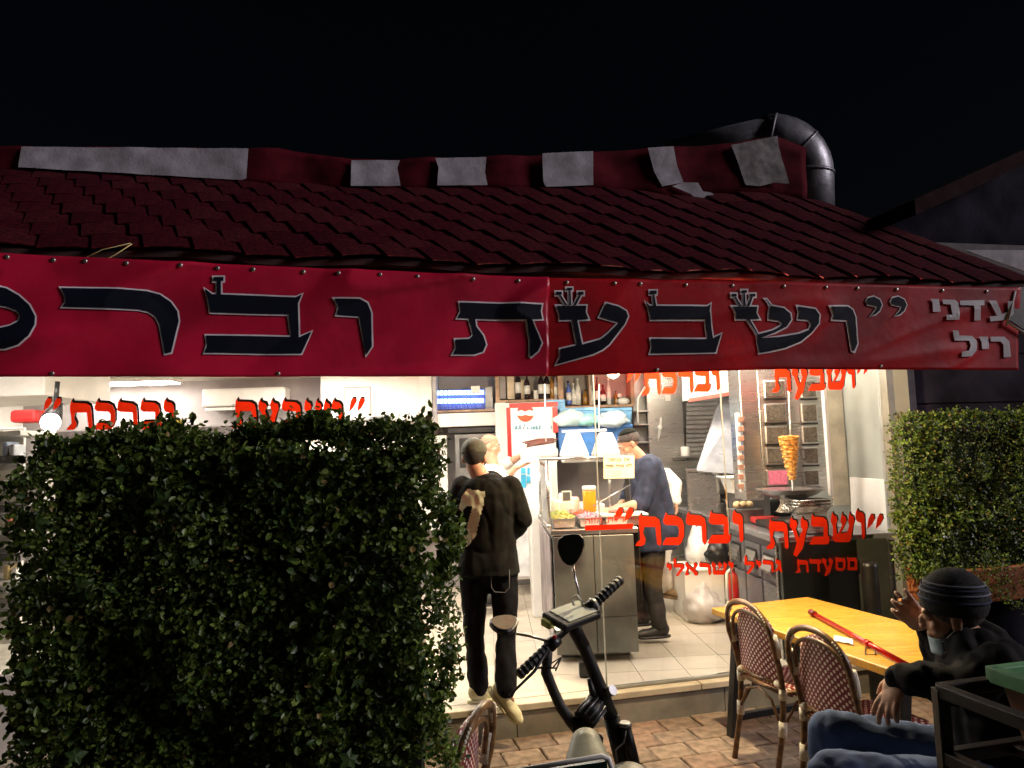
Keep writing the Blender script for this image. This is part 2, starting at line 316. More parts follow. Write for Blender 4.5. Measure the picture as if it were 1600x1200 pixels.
# ------------------------------------------------------------------ Hebrew lettering
GL = {
 'tav': [[(.10, 1), (.14, 1.07), (.17, .97), (.62, .95), (.76, .86), (.80, .70), (.84, .10), (.80, 0), (.70, .06), (.64, .62), (.26, .62), (.22, .42), (.31, .22), (.28, .06), (.18, 0), (-.04, 0), (.02, .12), (.13, .2), (.12, .45), (.08, .66), (.08, .82)]],
 'vav': [[(0, .95), (.05, 1.06), (.1, .97), (.25, .93), (.33, .82), (.34, .6), (.36, .1), (.3, 0), (.24, .05), (.2, .57), (.04, .62), (-.02, .75)]],
 'bet': [[(.06, .97), (.1, 1.07), (.14, .97), (.5, .94), (.64, .84), (.68, .65), (.68, .28), (.76, .28), (.73, .06), (.66, 0), (-.04, 0), (.02, .1), (.12, .27), (.52, .28), (.52, .61), (.12, .62), (.02, .7), (.04, .85)]],
 'resh': [[(.04, .97), (.09, 1.07), (.12, .97), (.5, .93), (.64, .83), (.68, .62), (.7, .12), (.64, -.03), (.56, .08), (.52, .61), (.1, .62), (0, .7), (.02, .85)]],
 'kaf': [[(.06, .97), (.1, 1.07), (.14, .97), (.45, .95), (.62, .85), (.7, .65), (.7, .3), (.62, .08), (.52, 0), (-.02, 0), (.02, .1), (.1, .24), (.5, .25), (.54, .4), (.54, .55), (.46, .64), (.1, .65), (0, .74), (.02, .86)]],
 'ayin': [[(0, .93), (.05, 1.05), (.1, .94), (.24, .9), (.28, .78), (.22, .6), (.34, .3), (.48, .58), (.42, .72), (.4, .86), (.46, 1.05), (.52, .94), (.66, .88), (.7, .72), (.62, .5), (.56, .2), (.5, -.05), (.25, -.36), (.12, -.28), (.18, -.1), (.26, .12), (.1, .55), (-.02, .72)]],
 'shin': [[(0, .93), (.05, 1.05), (.1, .94), (.2, .9), (.24, .76), (.18, .6), (.22, .3), (.27, .3), (.42, .58), (.36, .72), (.38, .88), (.42, 1.04), (.46, .93), (.56, .88), (.6, .74), (.52, .58), (.36, .3), (.62, .34), (.7, .58), (.66, .72), (.68, .88), (.72, 1.04), (.76, .94), (.86, .88), (.9, .74), (.84, .55), (.78, .12), (.7, 0), (.15, 0), (.06, .1), (.06, .55), (-.02, .72)]],
 'quote': [[(0, .55), (.06, .9), (.14, 1.05), (.26, 1.04), (.28, .88), (.16, .68)], [(.32, .55), (.38, .9), (.46, 1.05), (.58, 1.04), (.6, .88), (.48, .68)]],
 'mem': [[(.02, 1.03), (.12, .92), (.56, .95), (.68, .8), (.7, 0), (.06, 0), (.08, .5), (.04, .8)], [(.22, .68), (.22, .22), (.54, .22), (.52, .66)]],
 'samekh': [[(.02, 1.0), (.66, .95), (.72, .75), (.7, .2), (.55, 0), (.2, 0), (.06, .2), (.08, .7)], [(.22, .68), (.22, .28), (.3, .2), (.5, .2), (.56, .3), (.54, .68)]],
 'dalet': [[(0, .97), (.04, 1.06), (.1, .95), (.74, .95), (.76, .64), (.64, .62), (.66, .05), (.58, -.03), (.5, .06), (.48, .63), (.06, .63), (-.02, .75)]],
 'gimel': [[(.05, .95), (.1, 1.06), (.16, .95), (.36, .88), (.38, .5), (.46, 0), (.34, -.02), (.26, .2), (.06, 0), (-.04, .1), (.16, .32), (.2, .6), (.04, .65)]],
 'yod': [[(0, .95), (.06, 1.06), (.12, .95), (.3, .9), (.31, .6), (.2, .4), (.13, .48), (.15, .62), (.02, .66)]],
 'lamed': [[(.04, 1.35), (.1, 1.42), (.18, 1.3), (.2, .95), (.5, .95), (.64, .85), (.64, .55), (.32, 0), (.22, -.05), (.17, .05), (.44, .58), (.42, .65), (.1, .65), (.02, .75)]],
 'alef': [[(0, .98), (.1, 1.03), (.2, .85), (.46, .55), (.5, .75), (.48, .95), (.6, 1.02), (.7, .9), (.68, .7), (.57, .45), (.74, .25), (.72, 0), (.56, 0), (.46, .25), (.2, .52), (.16, .25), (.24, .08), (.1, 0), (-.02, .02), (.02, .2), (.1, .6), (0, .8)]],
 'he': [[(0, .95), (.6, .95), (.7, .8), (.7, 0), (.56, 0), (.55, .68), (0, .7)], [(.05, .5), (.18, .5), (.18, 0), (.05, 0)]],
 'zayin': [[(-.04, .98), (.34, .92), (.32, .7), (.24, .68), (.26, 0), (.12, 0), (.12, .68), (-.02, .72)]],
 'nun': [[(.05, .95), (.35, .9), (.42, 0), (0, 0), (0, .18), (.26, .2), (.22, .68), (.05, .7)]],
 'nunf': [[(0, .95), (.28, .92), (.28, -.3), (.14, -.3), (.14, .68), (0, .7)]],
 'tet': [[(0, .95), (.14, .95), (.16, .2), (.5, .2), (.52, .7), (.3, .72), (.3, .92), (.66, .9), (.66, 0), (.02, 0)]],
}
GW = {'tav': .84, 'vav': .38, 'bet': .76, 'resh': .7, 'kaf': .7, 'ayin': .72, 'shin': .9, 'quote': .6, 'mem': .7, 'samekh': .72, 'dalet': .76, 'gimel': .46, 'yod': .32, 'lamed': .66, 'alef': .74, 'he': .7, 'zayin': .36, 'nun': .44, 'nunf': .3, 'tet': .68}
LRED = M('red_letter_vinyl', (.8, .03, .006), .6, 0, .05, 6, transl=.55, spec=.08)
LBLK = M('letter_shadow_vinyl', (.01, .008, .008), .6)
def sweep(polys, d, parent, tf, lift):
    mb = MB()
    for k, p in enumerate(polys):
        n = len(p); A = sum(p[i][0]*p[(i+1) % n][1]-p[(i+1) % n][0]*p[i][1] for i in range(n)); sg_ = (1 if A > 0 else -1)*(1 if k == 0 else -1)
        for i in range(n):
            a, b = p[i], p[(i+1) % n]; nx, ny = (b[1]-a[1])*sg_, -(b[0]-a[0])*sg_
            if nx*d[0]+ny*d[1] > 1e-6: mb.add([tf(*a)+lift, tf(*b)+lift, tf(b[0]+d[0], b[1]+d[1])+lift, tf(a[0]+d[0], a[1]+d[1])+lift], [(0, 1, 2, 3)])
    if mb.v: mb.build('letter_shadow', LBLK, parent)
def word(glyphs, pl, pr, height, parent, mat, tf, shadow=None, wide=1.0, lift=V((0, 0, 0))):
    """glyphs run left to right between pixels pl and pr (baseline) on the plane of tf"""
    tot = sum(GW.get(g_, .6) for g_ in glyphs); n = len(glyphs); L = pr[0]-pl[0]
    gap = max(.06, 0.0); unit = L/(tot+gap*(n-1))
    x = pl[0]
    for gname in glyphs:
        if gname != 'space':
            t0 = (x-pl[0])/L; by = pl[1]+(pr[1]-pl[1])*t0; h = height
            polys = [[(x+a*unit, by-b*h) for a, b in p] for p in GL[gname]]
            grp = [polys] if gname not in ('quote', 'he') else [[q] for q in polys]
            for q in grp:
                o = flat('letter', q, mat, parent, tf, lift)
                if shadow: sweep(q, shadow, parent, tf, lift*.6)
        x += (GW.get(gname, .6)+gap)*unit
PLo = -.058
tfw = lambda x, y: fp(x, y, PLo)
lf = FN*.004
R1 = ['tav', 'ayin', 'bet', 'shin', 'vav']; L1 = ['tav', 'kaf', 'resh', 'bet', 'vav']
word(R1, (1198, 858), (1352, 841), 45, pane2, LRED, tfw, (2.2, -2), lift=lf)
word(['quote'], (1354, 852), (1379, 849), 46, pane2, LRED, tfw, (2, -1.5), lift=lf)
word(L1, (994, 853), (1162, 847), 48, pane1, LRED, tfw, (2.2, -2), lift=lf)
word(['quote'], (959, 838), (989, 836), 42, pane1, LRED, tfw, (2, -1.5), lift=lf)
word(['yod', 'lamed', 'alef', 'resh', 'shin', 'yod'], (1041, 900), (1146, 897), 20, pane1, LRED, tfw, (1.2, -1.2), lift=lf)
word(['lamed', 'yod', 'resh', 'gimel'], (1162, 896), (1222, 893), 20, pane2, LRED, tfw, (1.2, -1.2), lift=lf)
word(['tav', 'dalet', 'ayin', 'samekh', 'mem'], (1243, 895), (1339, 890), 21, pane2, LRED, tfw, (1.2, -1.2), lift=lf)
word(L1, (1004, 617), (1124, 610), 40, pane1, LRED, tfw, (2, -2), lift=lf)
word(['quote'], (979, 622), (1001, 621), 44, pane1, LRED, tfw, lift=lf)
word(R1, (1207, 613), (1336, 607), 38, pane2, LRED, tfw, (2, -2), lift=lf)
word(['quote'], (1338, 610), (1358, 609), 44, pane2, LRED, tfw, lift=lf)
word(R1, (364, 669), (536, 669), 43, pane3, LRED, tfw, (3, -3.5), lift=lf)
word(['quote'], (545, 668), (569, 668), 44, pane3, LRED, tfw, (1.5, -2.5), lift=lf)
word(L1, (106, 672), (274, 670), 44, pane3, LRED, tfw, (3, -3.5), lift=lf)
word(['quote'], (68, 664), (96, 664), 40, pane3, LRED, tfw, (1.5, -2.5), lift=lf)
# notice and sliding door sticker on the glass
PAPER = M('notice_paper', (.5, .52, .38), .7, 0, .03, 5); INK = M('notice_ink', (.06, .06, .05), .7)
nq = [(943, 711), (991, 711.5), (991, 747), (943, 748)]
nt_ = MB().prism([fp(x, y, PLo+.004) for x, y in nq], FN*.001).build('paper_notice', PAPER); tag(nt_, 'pale yellow paper notice with two lines of black text taped on the glass', 'notice')
tfn = lambda x, y: fp(x, y, PLo+.0075)
word(['he', 'samekh', 'yod', 'nun', 'kaf', 'space', 'nunf', 'yod', 'alef'], (951, 721), (984, 720.5), 5, nt_, INK, tfn)
word(['he', 'kaf', 'samekh', 'mem', 'space', 'tav', 'yod', 'yod', 'tet', 'ayin', 'space', 'alef', 'lamed', 'lamed'], (946, 730.5), (988, 729.5), 4.5, nt_, INK, tfn)
flat('mask_symbol', [[(959, 735), (964, 733.5), (970, 735), (971, 740), (967, 744), (961, 744), (958.5, 740)]], M('notice_symbol', (.3, .36, .33), .7), nt_, tfn)
stk = MB().prism([fp(x, y, PLo+.005) for x, y in [(914, 821), (989, 818), (989, 826), (914, 829)]], FN*.001).build('door_sticker', LRED); tag(stk, 'red strip sticker with red lettering on the edge of the sliding glass door', 'sticker')
word(['he', 'zayin', 'zayin', 'he', 'space', 'tav', 'lamed', 'dalet'], (914, 819), (976, 815), 9, stk, M('dark_red_ink', (.4, .03, .02), .6), lambda x, y: fp(x, y, PLo+.012))
# ------------------------------------------------------------------ banners on the awning edge
BAN = M('red_banner_vinyl', (.58, .012, .050), .33, 0, .16, 2.2, .55, 5, transl=.035, spec=.5)
BLET = M('banner_letter_navy', (.006, .008, .018), .65, spec=.12); BOUT = M('banner_letter_outline', (.85, .8, .85), .5)
OB = .95
def wav(p, amp):
    s = (p-F0).dot(FU); z = p.z
    fold = math.sin(s*2.1+z*3)*.4 + math.sin(s*5.3-z*7)*.3 + noise.noise(V((s*1.6-z*1.2, z*2.2, 3)))*1.3 + 1.6*max(0, .16-abs(noise.noise(V((s*1.1-z*3.4, z*1.3+s*.5, 7)))))*4 + .42*noise.noise(V((s*3.2-z*6.5, z*3+s*1.5, 1.5))) + .16*noise.noise(V((s*7-z*12, z*5+s*3, 4.5))) + .7*max(0, 1-abs((s*.35+z-2.28))/.09)*max(0, math.sin(s*1.1))
    return FN*(amp*fold)
PB1, PB2 = math.radians(15), math.radians(11)
BAN_DIM = M('dimmed_banner_vinyl', (.44, .0065, .014), .45, 0, .2, 2.2, .55, 5, transl=.035, spec=.2)  # base red darkened in place of weaker light on the right banner
def banner(label, xs, top, bot, phi, amp, o=OB, bm_=None):
    tf = lambda x, y: fp(x, y, o, phi)
    def lerp(tab, x):
        for (a, b), (c, d) in zip(tab, tab[1:]):
            if x <= c: return b+(d-b)*(x-a)/(c-a)
        return tab[-1][1]
    def fn(u, v):
        x = xs[0]+(xs[1]-xs[0])*u; t = lerp(top, x); b = lerp(bot, x); p = tf(x, b+(t-b)*v); return p+wav(p, amp)
    r = thing('vinyl_banner', label, 'banner', fn(.5, 0)); MB().grid(fn, 200, 30, True, -FN*.004).build('banner_sheet', bm_ or BAN, r)
    for k in range(int((xs[1]-xs[0])/66)):
        x = xs[0]+30+k*66+random.uniform(-14, 14); p = tf(x, lerp(top, x)+7); p += wav(p, amp)
        MB().lathe([(.011, 0), (.011, .004), (.006, .007), (.003, .0075)], p+FN*.001, 12, FN).build('eyelet', M('eyelet_metal', (.5, .48, .45), .35, .9), r)
    for k in range(int((xs[1]-xs[0])/330)):
        x = xs[0]+175+k*350; p = tf(x, lerp(bot, x)-5); p += wav(p, amp)
        MB().lathe([(.01, 0), (.01, .004), (.005, .006)], p+FN*.001, 12, FN).build('eyelet', MATS['eyelet_metal'], r)
    return r, (lambda q: wav(q, amp)), tf
bn1, dp1, tf1 = banner('long red vinyl banner with big navy crowned letters, left of the fold', (-90, 856), [(-90, 391), (0, 395.5), (420, 415), (856, 434)], [(-90, 590), (0, 589.7), (420, 589.5), (860, 588)], PB1, .024)
bn2, dp2, tf2 = banner('red vinyl banner coloured dimmer for weaker light, with navy letters and white words, right of the fold', (851, 1592), [(850, 434.5), (1240, 441), (1600, 450)], [(850, 588), (1220, 577), (1600, 578)], PB2, .008, OB-.015, BAN_DIM)
def letter(polys, tr, r, dp, tf, out=5.0, mats=None):
    ox, oy, sc = tr; q = [[(ox+x/sc, oy+y/sc) for x, y in p] for p in polys]
    for i, p in enumerate(q):
        if out: flat('letter_outline', [grow(p, out*.5)], BOUT, r, tf, FN*(.006+.0003*i), 7, dp)
        flat('letter', [p], mats or BLET, r, tf, FN*(.0095+.0003*i), 7, dp)
A_, B_, C_, D_ = (0, 360, 3.81), (400, 400, 3.3333), (840, 420, 4), (1200, 420, 4); E_ = (0, 200, 2)
letter([[(-330, 335), (0, 344), (60, 357), (130, 397), (190, 452), (226, 520), (226, 570), (195, 638), (130, 688), (50, 711), (-330, 726), (-330, 605), (0, 592), (80, 573), (128, 547), (138, 515), (113, 482), (60, 461), (0, 451), (-330, 446)]], A_, bn1, dp1, tf1)
letter([[(376, 350), (640, 356), (880, 366), (955, 385), (1018, 428), (1056, 482), (1064, 540), (1026, 732), (992, 738), (954, 560), (928, 512), (888, 487), (830, 476), (390, 463), (406, 440), (403, 400)]], A_, bn1, dp1, tf1)
letter([[(639, 501), (663, 520), (925, 529), (944, 519), (931, 548), (934, 655), (974, 636), (942, 706), (643, 704), (651, 680), (645, 649), (911, 653), (902, 582), (658, 576), (652, 540)], [(679, 478), (691, 478), (691, 521), (679, 521)], [(668, 466), (699, 466), (699, 479), (668, 479)]], E_, bn1, dp1, tf1)
letter([[(1045, 535), (1125, 535), (1148, 547), (1160, 577), (1162, 683), (1144, 711), (1124, 588), (1053, 584), (1059, 560)]], E_, bn1, dp1, tf1)
letter([[(1060, 244), (1484, 256), (1478, 290), (1487, 331), (1432, 333), (1466, 405), (1483, 455), (1464, 497), (1430, 526), (1423, 520), (1429, 440), (1405, 333), (1140, 327), (1146, 367), (1183, 414), (1200, 460), (1185, 496), (1140, 511), (1028, 511), (1044, 480), (1038, 436), (1114, 432), (1133, 412), (1122, 370), (1109, 326), (1050, 324), (1067, 290)]], B_, bn1, dp1, tf1)
letter([[(116, 234), (298, 234), (294, 275), (311, 319), (240, 322), (270, 477), (387, 444), (434, 408), (503, 339), (381, 305), (421, 220), (498, 240), (546, 268), (557, 300), (536, 348), (436, 477), (398, 508), (338, 536), (112, 600), (136, 555), (137, 504), (240, 481), (212, 321), (136, 321), (134, 285)],
 [(110, 147), (146, 147), (146, 166), (112, 166)], [(128, 168), (140, 168), (182, 232), (168, 232)], [(177, 123), (211, 123), (211, 138), (177, 138)], [(191, 140), (201, 140), (205, 232), (194, 232)], [(248, 148), (281, 148), (281, 166), (248, 166)], [(254, 168), (266, 168), (234, 232), (222, 232)]], C_, bn2, dp2, tf2)
letter([[(664, 202), (692, 234), (1055, 238), (1075, 222), (1068, 265), (1090, 436), (1140, 410), (1105, 523), (700, 530), (712, 490), (702, 440), (1060, 441), (1044, 319), (701, 321), (694, 270)], [(698, 139), (738, 139), (737, 161), (698, 161)], [(714, 163), (724, 163), (735, 236), (721, 236)]], C_, bn2, dp2, tf2)
letter([[(1212, 239), (1361, 241), (1358, 280), (1377, 316), (1316, 318), (1370, 412), (1460, 388), (1512, 360), (1521, 343), (1498, 326), (1438, 317), (1444, 237), (1412, 192), (1420, 194), (1450, 236), (1530, 249), (1571, 282), (1576, 320), (1546, 364), (1473, 401), (1388, 434), (1500, 429), (1622, 409), (1689, 383), (1706, 347), (1687, 321), (1622, 316), (1629, 275), (1618, 238), (1728, 254), (1754, 290), (1746, 343), (1702, 402), (1637, 456), (1538, 496), (1440, 518), (1374, 528), (1369, 470), (1366, 420), (1300, 316), (1234, 316), (1232, 280)],
 [(1207, 159), (1237, 159), (1237, 176), (1208, 176)], [(1222, 178), (1233, 178), (1268, 238), (1255, 238)], [(1269, 137), (1301, 137), (1300, 153), (1269, 153)], [(1279, 155), (1289, 155), (1291, 238), (1279, 238)], [(1322, 159), (1353, 159), (1353, 176), (1322, 176)], [(1326, 178), (1337, 178), (1312, 238), (1300, 238)]], C_, bn2, dp2, tf2)
letter([[(383, 239), (494, 237), (527, 258), (544, 300), (554, 470), (534, 516), (524, 512), (494, 321), (396, 318), (402, 290)]], D_, bn2, dp2, tf2)
for dx in (0, 153):
    letter([[(616+dx, 205), (628+dx, 182), (660+dx, 174), (697+dx, 193), (711+dx, 225), (696+dx, 262), (668+dx, 286), (636+dx, 297), (672+dx, 264), (686+dx, 236), (650+dx, 228), (624+dx, 222)]], D_, bn2, dp2, tf2, 4)
WL = M('banner_white_print', (.5, .48, .52), .5)
for p in ([(1012, 188), (1065, 190), (1075, 268), (1028, 270), (1025, 215)], [(1088, 192), (1165, 195), (1185, 215), (1187, 320), (1105, 322), (1105, 290), (1142, 288), (1138, 225), (1090, 220)], [(1195, 200), (1340, 198), (1338, 230), (1315, 232), (1325, 322), (1285, 325), (1275, 232), (1195, 228)], [(1365, 200), (1412, 202), (1455, 285), (1490, 270), (1482, 205), (1522, 205), (1530, 280), (1490, 320), (1385, 330), (1380, 300), (1425, 295)],
          [(1148, 385), (1185, 388), (1190, 418), (1270, 420), (1298, 450), (1295, 510), (1265, 548), (1200, 552), (1200, 520), (1245, 512), (1258, 480), (1250, 450), (1160, 450)], [(1312, 425), (1370, 425), (1378, 500), (1330, 503), (1328, 455)], [(1385, 425), (1475, 425), (1505, 455), (1515, 550), (1470, 555), (1468, 475), (1450, 455), (1388, 455)]):
    letter([p], D_, bn2, dp2, tf2, 0, WL)
# black tarp corner lashed over the right end, with its pale strap
tp = thing('black_tarp', 'black tarp corner with a pale edge strap over the right end of the banner', 'tarp', fp(1595, 500, OB+.02))
pts = [(1560, 452), (1700, 440), (1700, 560), (1606, 520), (1576, 500)]
MB().prism([fp(x, y, OB+.03) for x, y in pts], FN*.006).build('tarp_sheet', BLACK, tp)
for a, b in (((1586, 455), (1573, 508)), ((1573, 503), (1640, 545))):
    pa, pb = fp(*a, OB+.045), fp(*b, OB+.045); MB().tube([pa, pb], .008, 6).build('edge_strap', M('pale_strap', (.5, .48, .5), .6), tp)
# twigs caught at the banner top
for a, b, c in (((206, 381), (180, 398), (128, 424)), ((204, 380), (160, 390), (104, 416))):
    o = MB().tube([fp(*a, OB+.04), fp(*b, OB+.055), fp(*c, OB+.03)], .0022, 6).build('dry_twig', M('straw', (.5, .42, .2), .8)); tag(o, 'thin pale dry straw caught on the banner top' if c[0] > 120 else 'fainter brown straw beside the pale straw on the banner top', 'twig')
# ------------------------------------------------------------------ tiled roof of the awning
ROOFM = [M('roof_tile_%d' % i, c, .9, 0, .3, 9, .4, 60, spec=.08) for i, c in enumerate([(.066, .006, .011), (.076, .010, .014), (.058, .005, .010)])]
top_px = [(-160, 255), (0, 262), (385, 281), (550, 291), (760, 290), (930, 290), (1060, 303), (1180, 297), (1300, 318)]
OR = -.45
def pl_at(tab, t):
    n = len(tab)-1; k = min(int(t*n), n-1); u = t*n-k; return (tab[k][0]+(tab[k+1][0]-tab[k][0])*u, tab[k][1]+(tab[k+1][1]-tab[k][1])*u)
def topx(x):
    for (a, b), (c, d) in zip(top_px, top_px[1:]):
        if x <= c: return b+(d-b)*(x-a)/(c-a)
    return 318
rf = thing('awning_roof', 'low red tiled awning roof above the banner, dark against the night sky', 'roof', fac(0, .3, 2.7))
e0 = [fp(-200, 378, OB-.02), fp(1625, 447, OB-.02)]
def roofp(u, v):   # u along, v up slope
    lo = e0[0].lerp(e0[1], u); lo.z += .03 + .012*math.sin(u*40); x = -160+1460*u; hi = fp(x, topx(x), OR); return lo.lerp(hi, v)
MB().grid(lambda u, v: roofp(u, v)-V((0, 0, .03)), 60, 10, True, (0, 0, -.03)).build('roof_deck', M('roof_deck', (.05, .02, .02), .9), rf)
NC, NR = 28, 8; tm = None
def tilefn(u, v): return ((u-.5)*1.03, (v-.5)*1.2, .017*math.cos((u-.5)*PI*1.15)-.002+.014*(.5-v))
for j in range(NR):
    for i in range(NC):
        p = roofp((i+.5)/NC, (j+.5)/NR); px_ = roofp((i+1)/NC, (j+.5)/NR)-roofp(i/NC, (j+.5)/NR); pv = roofp((i+.5)/NC, (j+1)/NR)-roofp((i+.5)/NC, j/NR)
        n_ = px_.cross(pv).normalized()
        if tm is None: o = MB().grid(tilefn, 8, 2, False, (0, 0, -.02)).build('roof_tile', ROOFM[0], rf, 0, False); tm = o.data
        else: o = bpy.data.objects.new('roof_tile', tm); COL.objects.link(o); o.parent = rf
        o.matrix_parent_inverse = Wm(rf).inverted(); nn = n_*.30
        rj = random.uniform(-.008, .008)
        px2 = px_ + pv*rj
        o.matrix_basis = Matrix(((px2.x, pv.x, nn.x, p.x), (px2.y, pv.y, nn.y, p.y), (px2.z, pv.z, nn.z, p.z+random.uniform(-.002, .002)), (0, 0, 0, 1)))
        o.material_slots[0].link = 'OBJECT'; o.material_slots[0].material = random.choice(ROOFM)
MB().grid(lambda u, v: (e0[0].lerp(e0[1], u)+V((0, 0, -.02))-FN*.05).lerp(fac((e0[0].lerp(e0[1], u)-F0).dot(FU), .0, 2.72), v), 20, 4, True, (0, 0, .015)).build('bulb_block_board', M('bulb_block_board', (.16, .13, .1), .8), rf)  # unseen board added to keep bulb light off the tile undersides
facb = MB().grid(lambda u, v: e0[0].lerp(e0[1], u)+V((0, 0, .005-.13*v))+FN*(-.05), 40, 2, True, -FN*.04).build('eave_board', M('eave_board', (.02, .018, .018), .9), rf)
# cloth strip on the ridge with red and white blocks
TARPW = M('tarp_white', (.40, .38, .42), .8, 0, .12, 12, .2, 60); TARPR = M('tarp_red', (.085, .006, .012), .9, 0, .2, 8, .2, 60, spec=.08)
rt = thing('ridge_tarp', 'wrinkled red cloth strip with pale blocks hanging along the roof ridge', 'tarp', fp(700, 290, OR))
tops = [(-160, 226), (28, 229), (390, 232), (440, 232), (545, 249), (680, 247), (760, 245), (930, 237), (1055, 229), (1145, 224), (1216, 211), (1300, 250)]
def tarpf(u, v):
    x = -160+1420*u
    for (a, b), (c, d) in zip(tops, tops[1:]):
        if x <= c: t = b+(d-b)*(x-a)/(c-a); break
    bt = topx(x)+6; p = fp(x, bt+(t-bt)*v, OR+.03); return p+FN*(.02*noise.noise(V((x*.02, v*2, 1)))+.015*math.sin(x*.05))
MB().grid(tarpf, 150, 6, True, -FN*.012).build('red_cloth', TARPR, rt)
for q in ([(33, 228.5), (388, 232), (385, 279), (378, 281), (200, 271), (28, 261)], [(549, 250), (625, 250), (621, 262), (626, 290), (548, 291)], [(680, 247), (760, 245), (758, 270), (762, 289), (683, 290), (685, 262)], [(847, 240), (927, 236), (927, 289), (853, 292), (849, 285)], [(1012, 231), (1052, 229), (1058, 258), (1068, 285), (1035, 291), (1022, 268)], [(1050, 291), (1068, 285), (1090, 286), (1098, 299), (1112, 301), (1126, 314), (1090, 314), (1080, 303)], [(1143, 226), (1215, 212), (1222, 250), (1233, 287), (1210, 285), (1188, 291), (1165, 289)]):
    mq = M('tarp_grey', (.2, .18, .18), .8, 0, .2, 20) if q[0][0] == 1143 else TARPW
    flat('pale_patch', [q], mq, rt, lambda x, y: fp(x, y, OR+.07), V((0, 0, 0)), 5, lambda p: FN*(.012*noise.noise(p*6)))
# ventilation duct behind the ridge
dk = thing('ventilation_duct', 'dull metal ventilation duct with a bent elbow above the roof', 'duct', atd(1260, 330, 6.6))
path = [atd(1040, 250, 6.7), atd(1140, 232, 6.6), atd(1205, 222, 6.6)]
DM = M('duct_metal', (.24, .24, .27), .42, .5, .3, 5, .4, 12)
MB().tube(path, [.15, .19, .215], 24).build('duct_pipe', DM, dk)
ctr = [atd(1203, 223, 6.6)]
for k in range(9):
    a_ = PI/2*k/8; ctr.append(atd(1205+52*math.sin(a_), 223+52*(1-math.cos(a_)), 6.58))
ctr.append(atd(1259, 370, 6.55)); MB().tube(ctr, .236, 24).build('duct_elbow', DM, dk)
for k in (1, 5, 9):
    d_ = (ctr[k+1]-ctr[k-1]).normalized(); MB().tube([ctr[k]-d_*.012, ctr[k]+d_*.012], .243, 24).build('duct_seam', DM, dk)
# neighbouring house on the right
nb_ = thing('neighbour_house', 'dark neighbouring house with a sloping eave beside the restaurant', 'house', (5.2, 6.6, 0))
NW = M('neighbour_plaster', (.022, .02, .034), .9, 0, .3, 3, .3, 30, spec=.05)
s1 = sg[0]+.26
MB().prism([fac(s1, -.06, -.02), fac(s1+6, -.06, -.02), fac(s1+6, -.06, 5.3), fac(s1, -.06, 2.6)], -FN*.3).build('house_wall', NW, nb_)
MB().prism([fp(1360, 356, -.62), fp(1720, 196, -.62), fp(1720, 640, -.62), fp(1360, 640, -.62)], -FN*.25).build('gable_wall', NW, nb_)
ev = [(1375, 348), (1700, 200)]
pa, pb = fp(*ev[0], .1), fp(*ev[1], .1)
MB().hexa([pa+FN*.35+V((0, 0, -.05)), pb+FN*.35+V((0, 0, -.05)), pb-FN*1.5+V((0, 0, -.05)), pa-FN*1.5+V((0, 0, -.05)), pa+FN*.35+V((0, 0, .06)), pb+FN*.35+V((0, 0, .06)), pb-FN*1.5+V((0, 0, .06)), pa-FN*1.5+V((0, 0, .06))]).build('eave', M('neighbour_eave', (.03, .014, .013), .9, spec=.05), nb_)
for k in range(6): 
    z = .5+.38*k; facbox('wall_course', s1+.01, s1+5.9, -.058, -.048, z, z+.365, NW, nb_, .004)
o = MB().prism([fp(x, y, .3) for x, y in [(1505, 391), (1720, 392), (1720, 468), (1600, 424)]], FN*.01).build('white_flashing', TARPW); tag(o, 'pale sheet of flashing where the awning roof meets the neighbouring house', 'flashing')
# ================================================================== LAMPS OF THE PLACE
LAMP = M('lamp_diffuser', (.9, .9, .9), .5, emit=(1, .87, .69), es=34)
LAMPC = M('cool_lamp_diffuser', (.9, .9, .9), .5, emit=(1, .91, .79), es=46)
def ceil_light(x, y, label, m=LAMP, w=1.2, d=.32):
    t = thing('ceiling_light', label, 'lamp', (x, y, ZC-.05), 0, 'ceiling light panels')
    box('frame', (0, 0, .025), (w+.05, d+.05, .046), WHITEP, t, .004, 0, False); box('diffuser', (0, 0, -.004), (w, d, .01), m, t, .002, 0, False)
p = atz(190, 593, ZC)
ceil_light(p.x, p.y, 'bright ceiling light panel seen just under the banner above the left hedge', LAMPC)
for x, y, l, m in ((-3.9, 5.9, 'ceiling light panel at the far left, over the display shelves', LAMPC), (-1.7, 6.3, 'ceiling light panel left of the entrance', LAMPC), (-.3, 7.2, 'ceiling light panel above the back of the entrance aisle', LAMP), (1.35, 6.4, 'ceiling light panel above the cook in navy', LAMP), (-1.9, 8.3, 'ceiling light panel before the white cabinet', LAMPC), (-.35, 5.6, 'ceiling light panel just inside the entrance', LAMPC), (1.75, 7.5, 'unseen ceiling light panel added above the bags by the counter', LAMP), (2.0, 6.05, 'unseen ceiling light panel added before the shawarma grill', LAMP)):  # last two panels are unseen, added to brighten the grill side
    ceil_light(x, y, l, m)
aw = thing('awning_lamp', 'warm bare bulb hanging under the awning behind the banner', 'lamp', fac(.75, .72, 2.4))
MB().tube([fac(.75, .72, 2.47), fac(.75, .72, 2.78)], .008).build('cord', BLKMET, aw); MB().lathe([(.03, .07), (.032, .02), (.02, .075)], fac(.75, .72, 2.4), 14).build('socket', BLKMET, aw)
ll = bpy.data.lights.new('bulb', 'POINT'); ll.shadow_soft_size = .045; ll.energy = 290; ll.color = (1, .80, .47)
lo = bpy.data.objects.new('bulb', ll); COL.objects.link(lo); lo.parent = aw; lo.matrix_parent_inverse = Wm(aw).inverted(); lo.location = fac(.75, .72, 2.36)
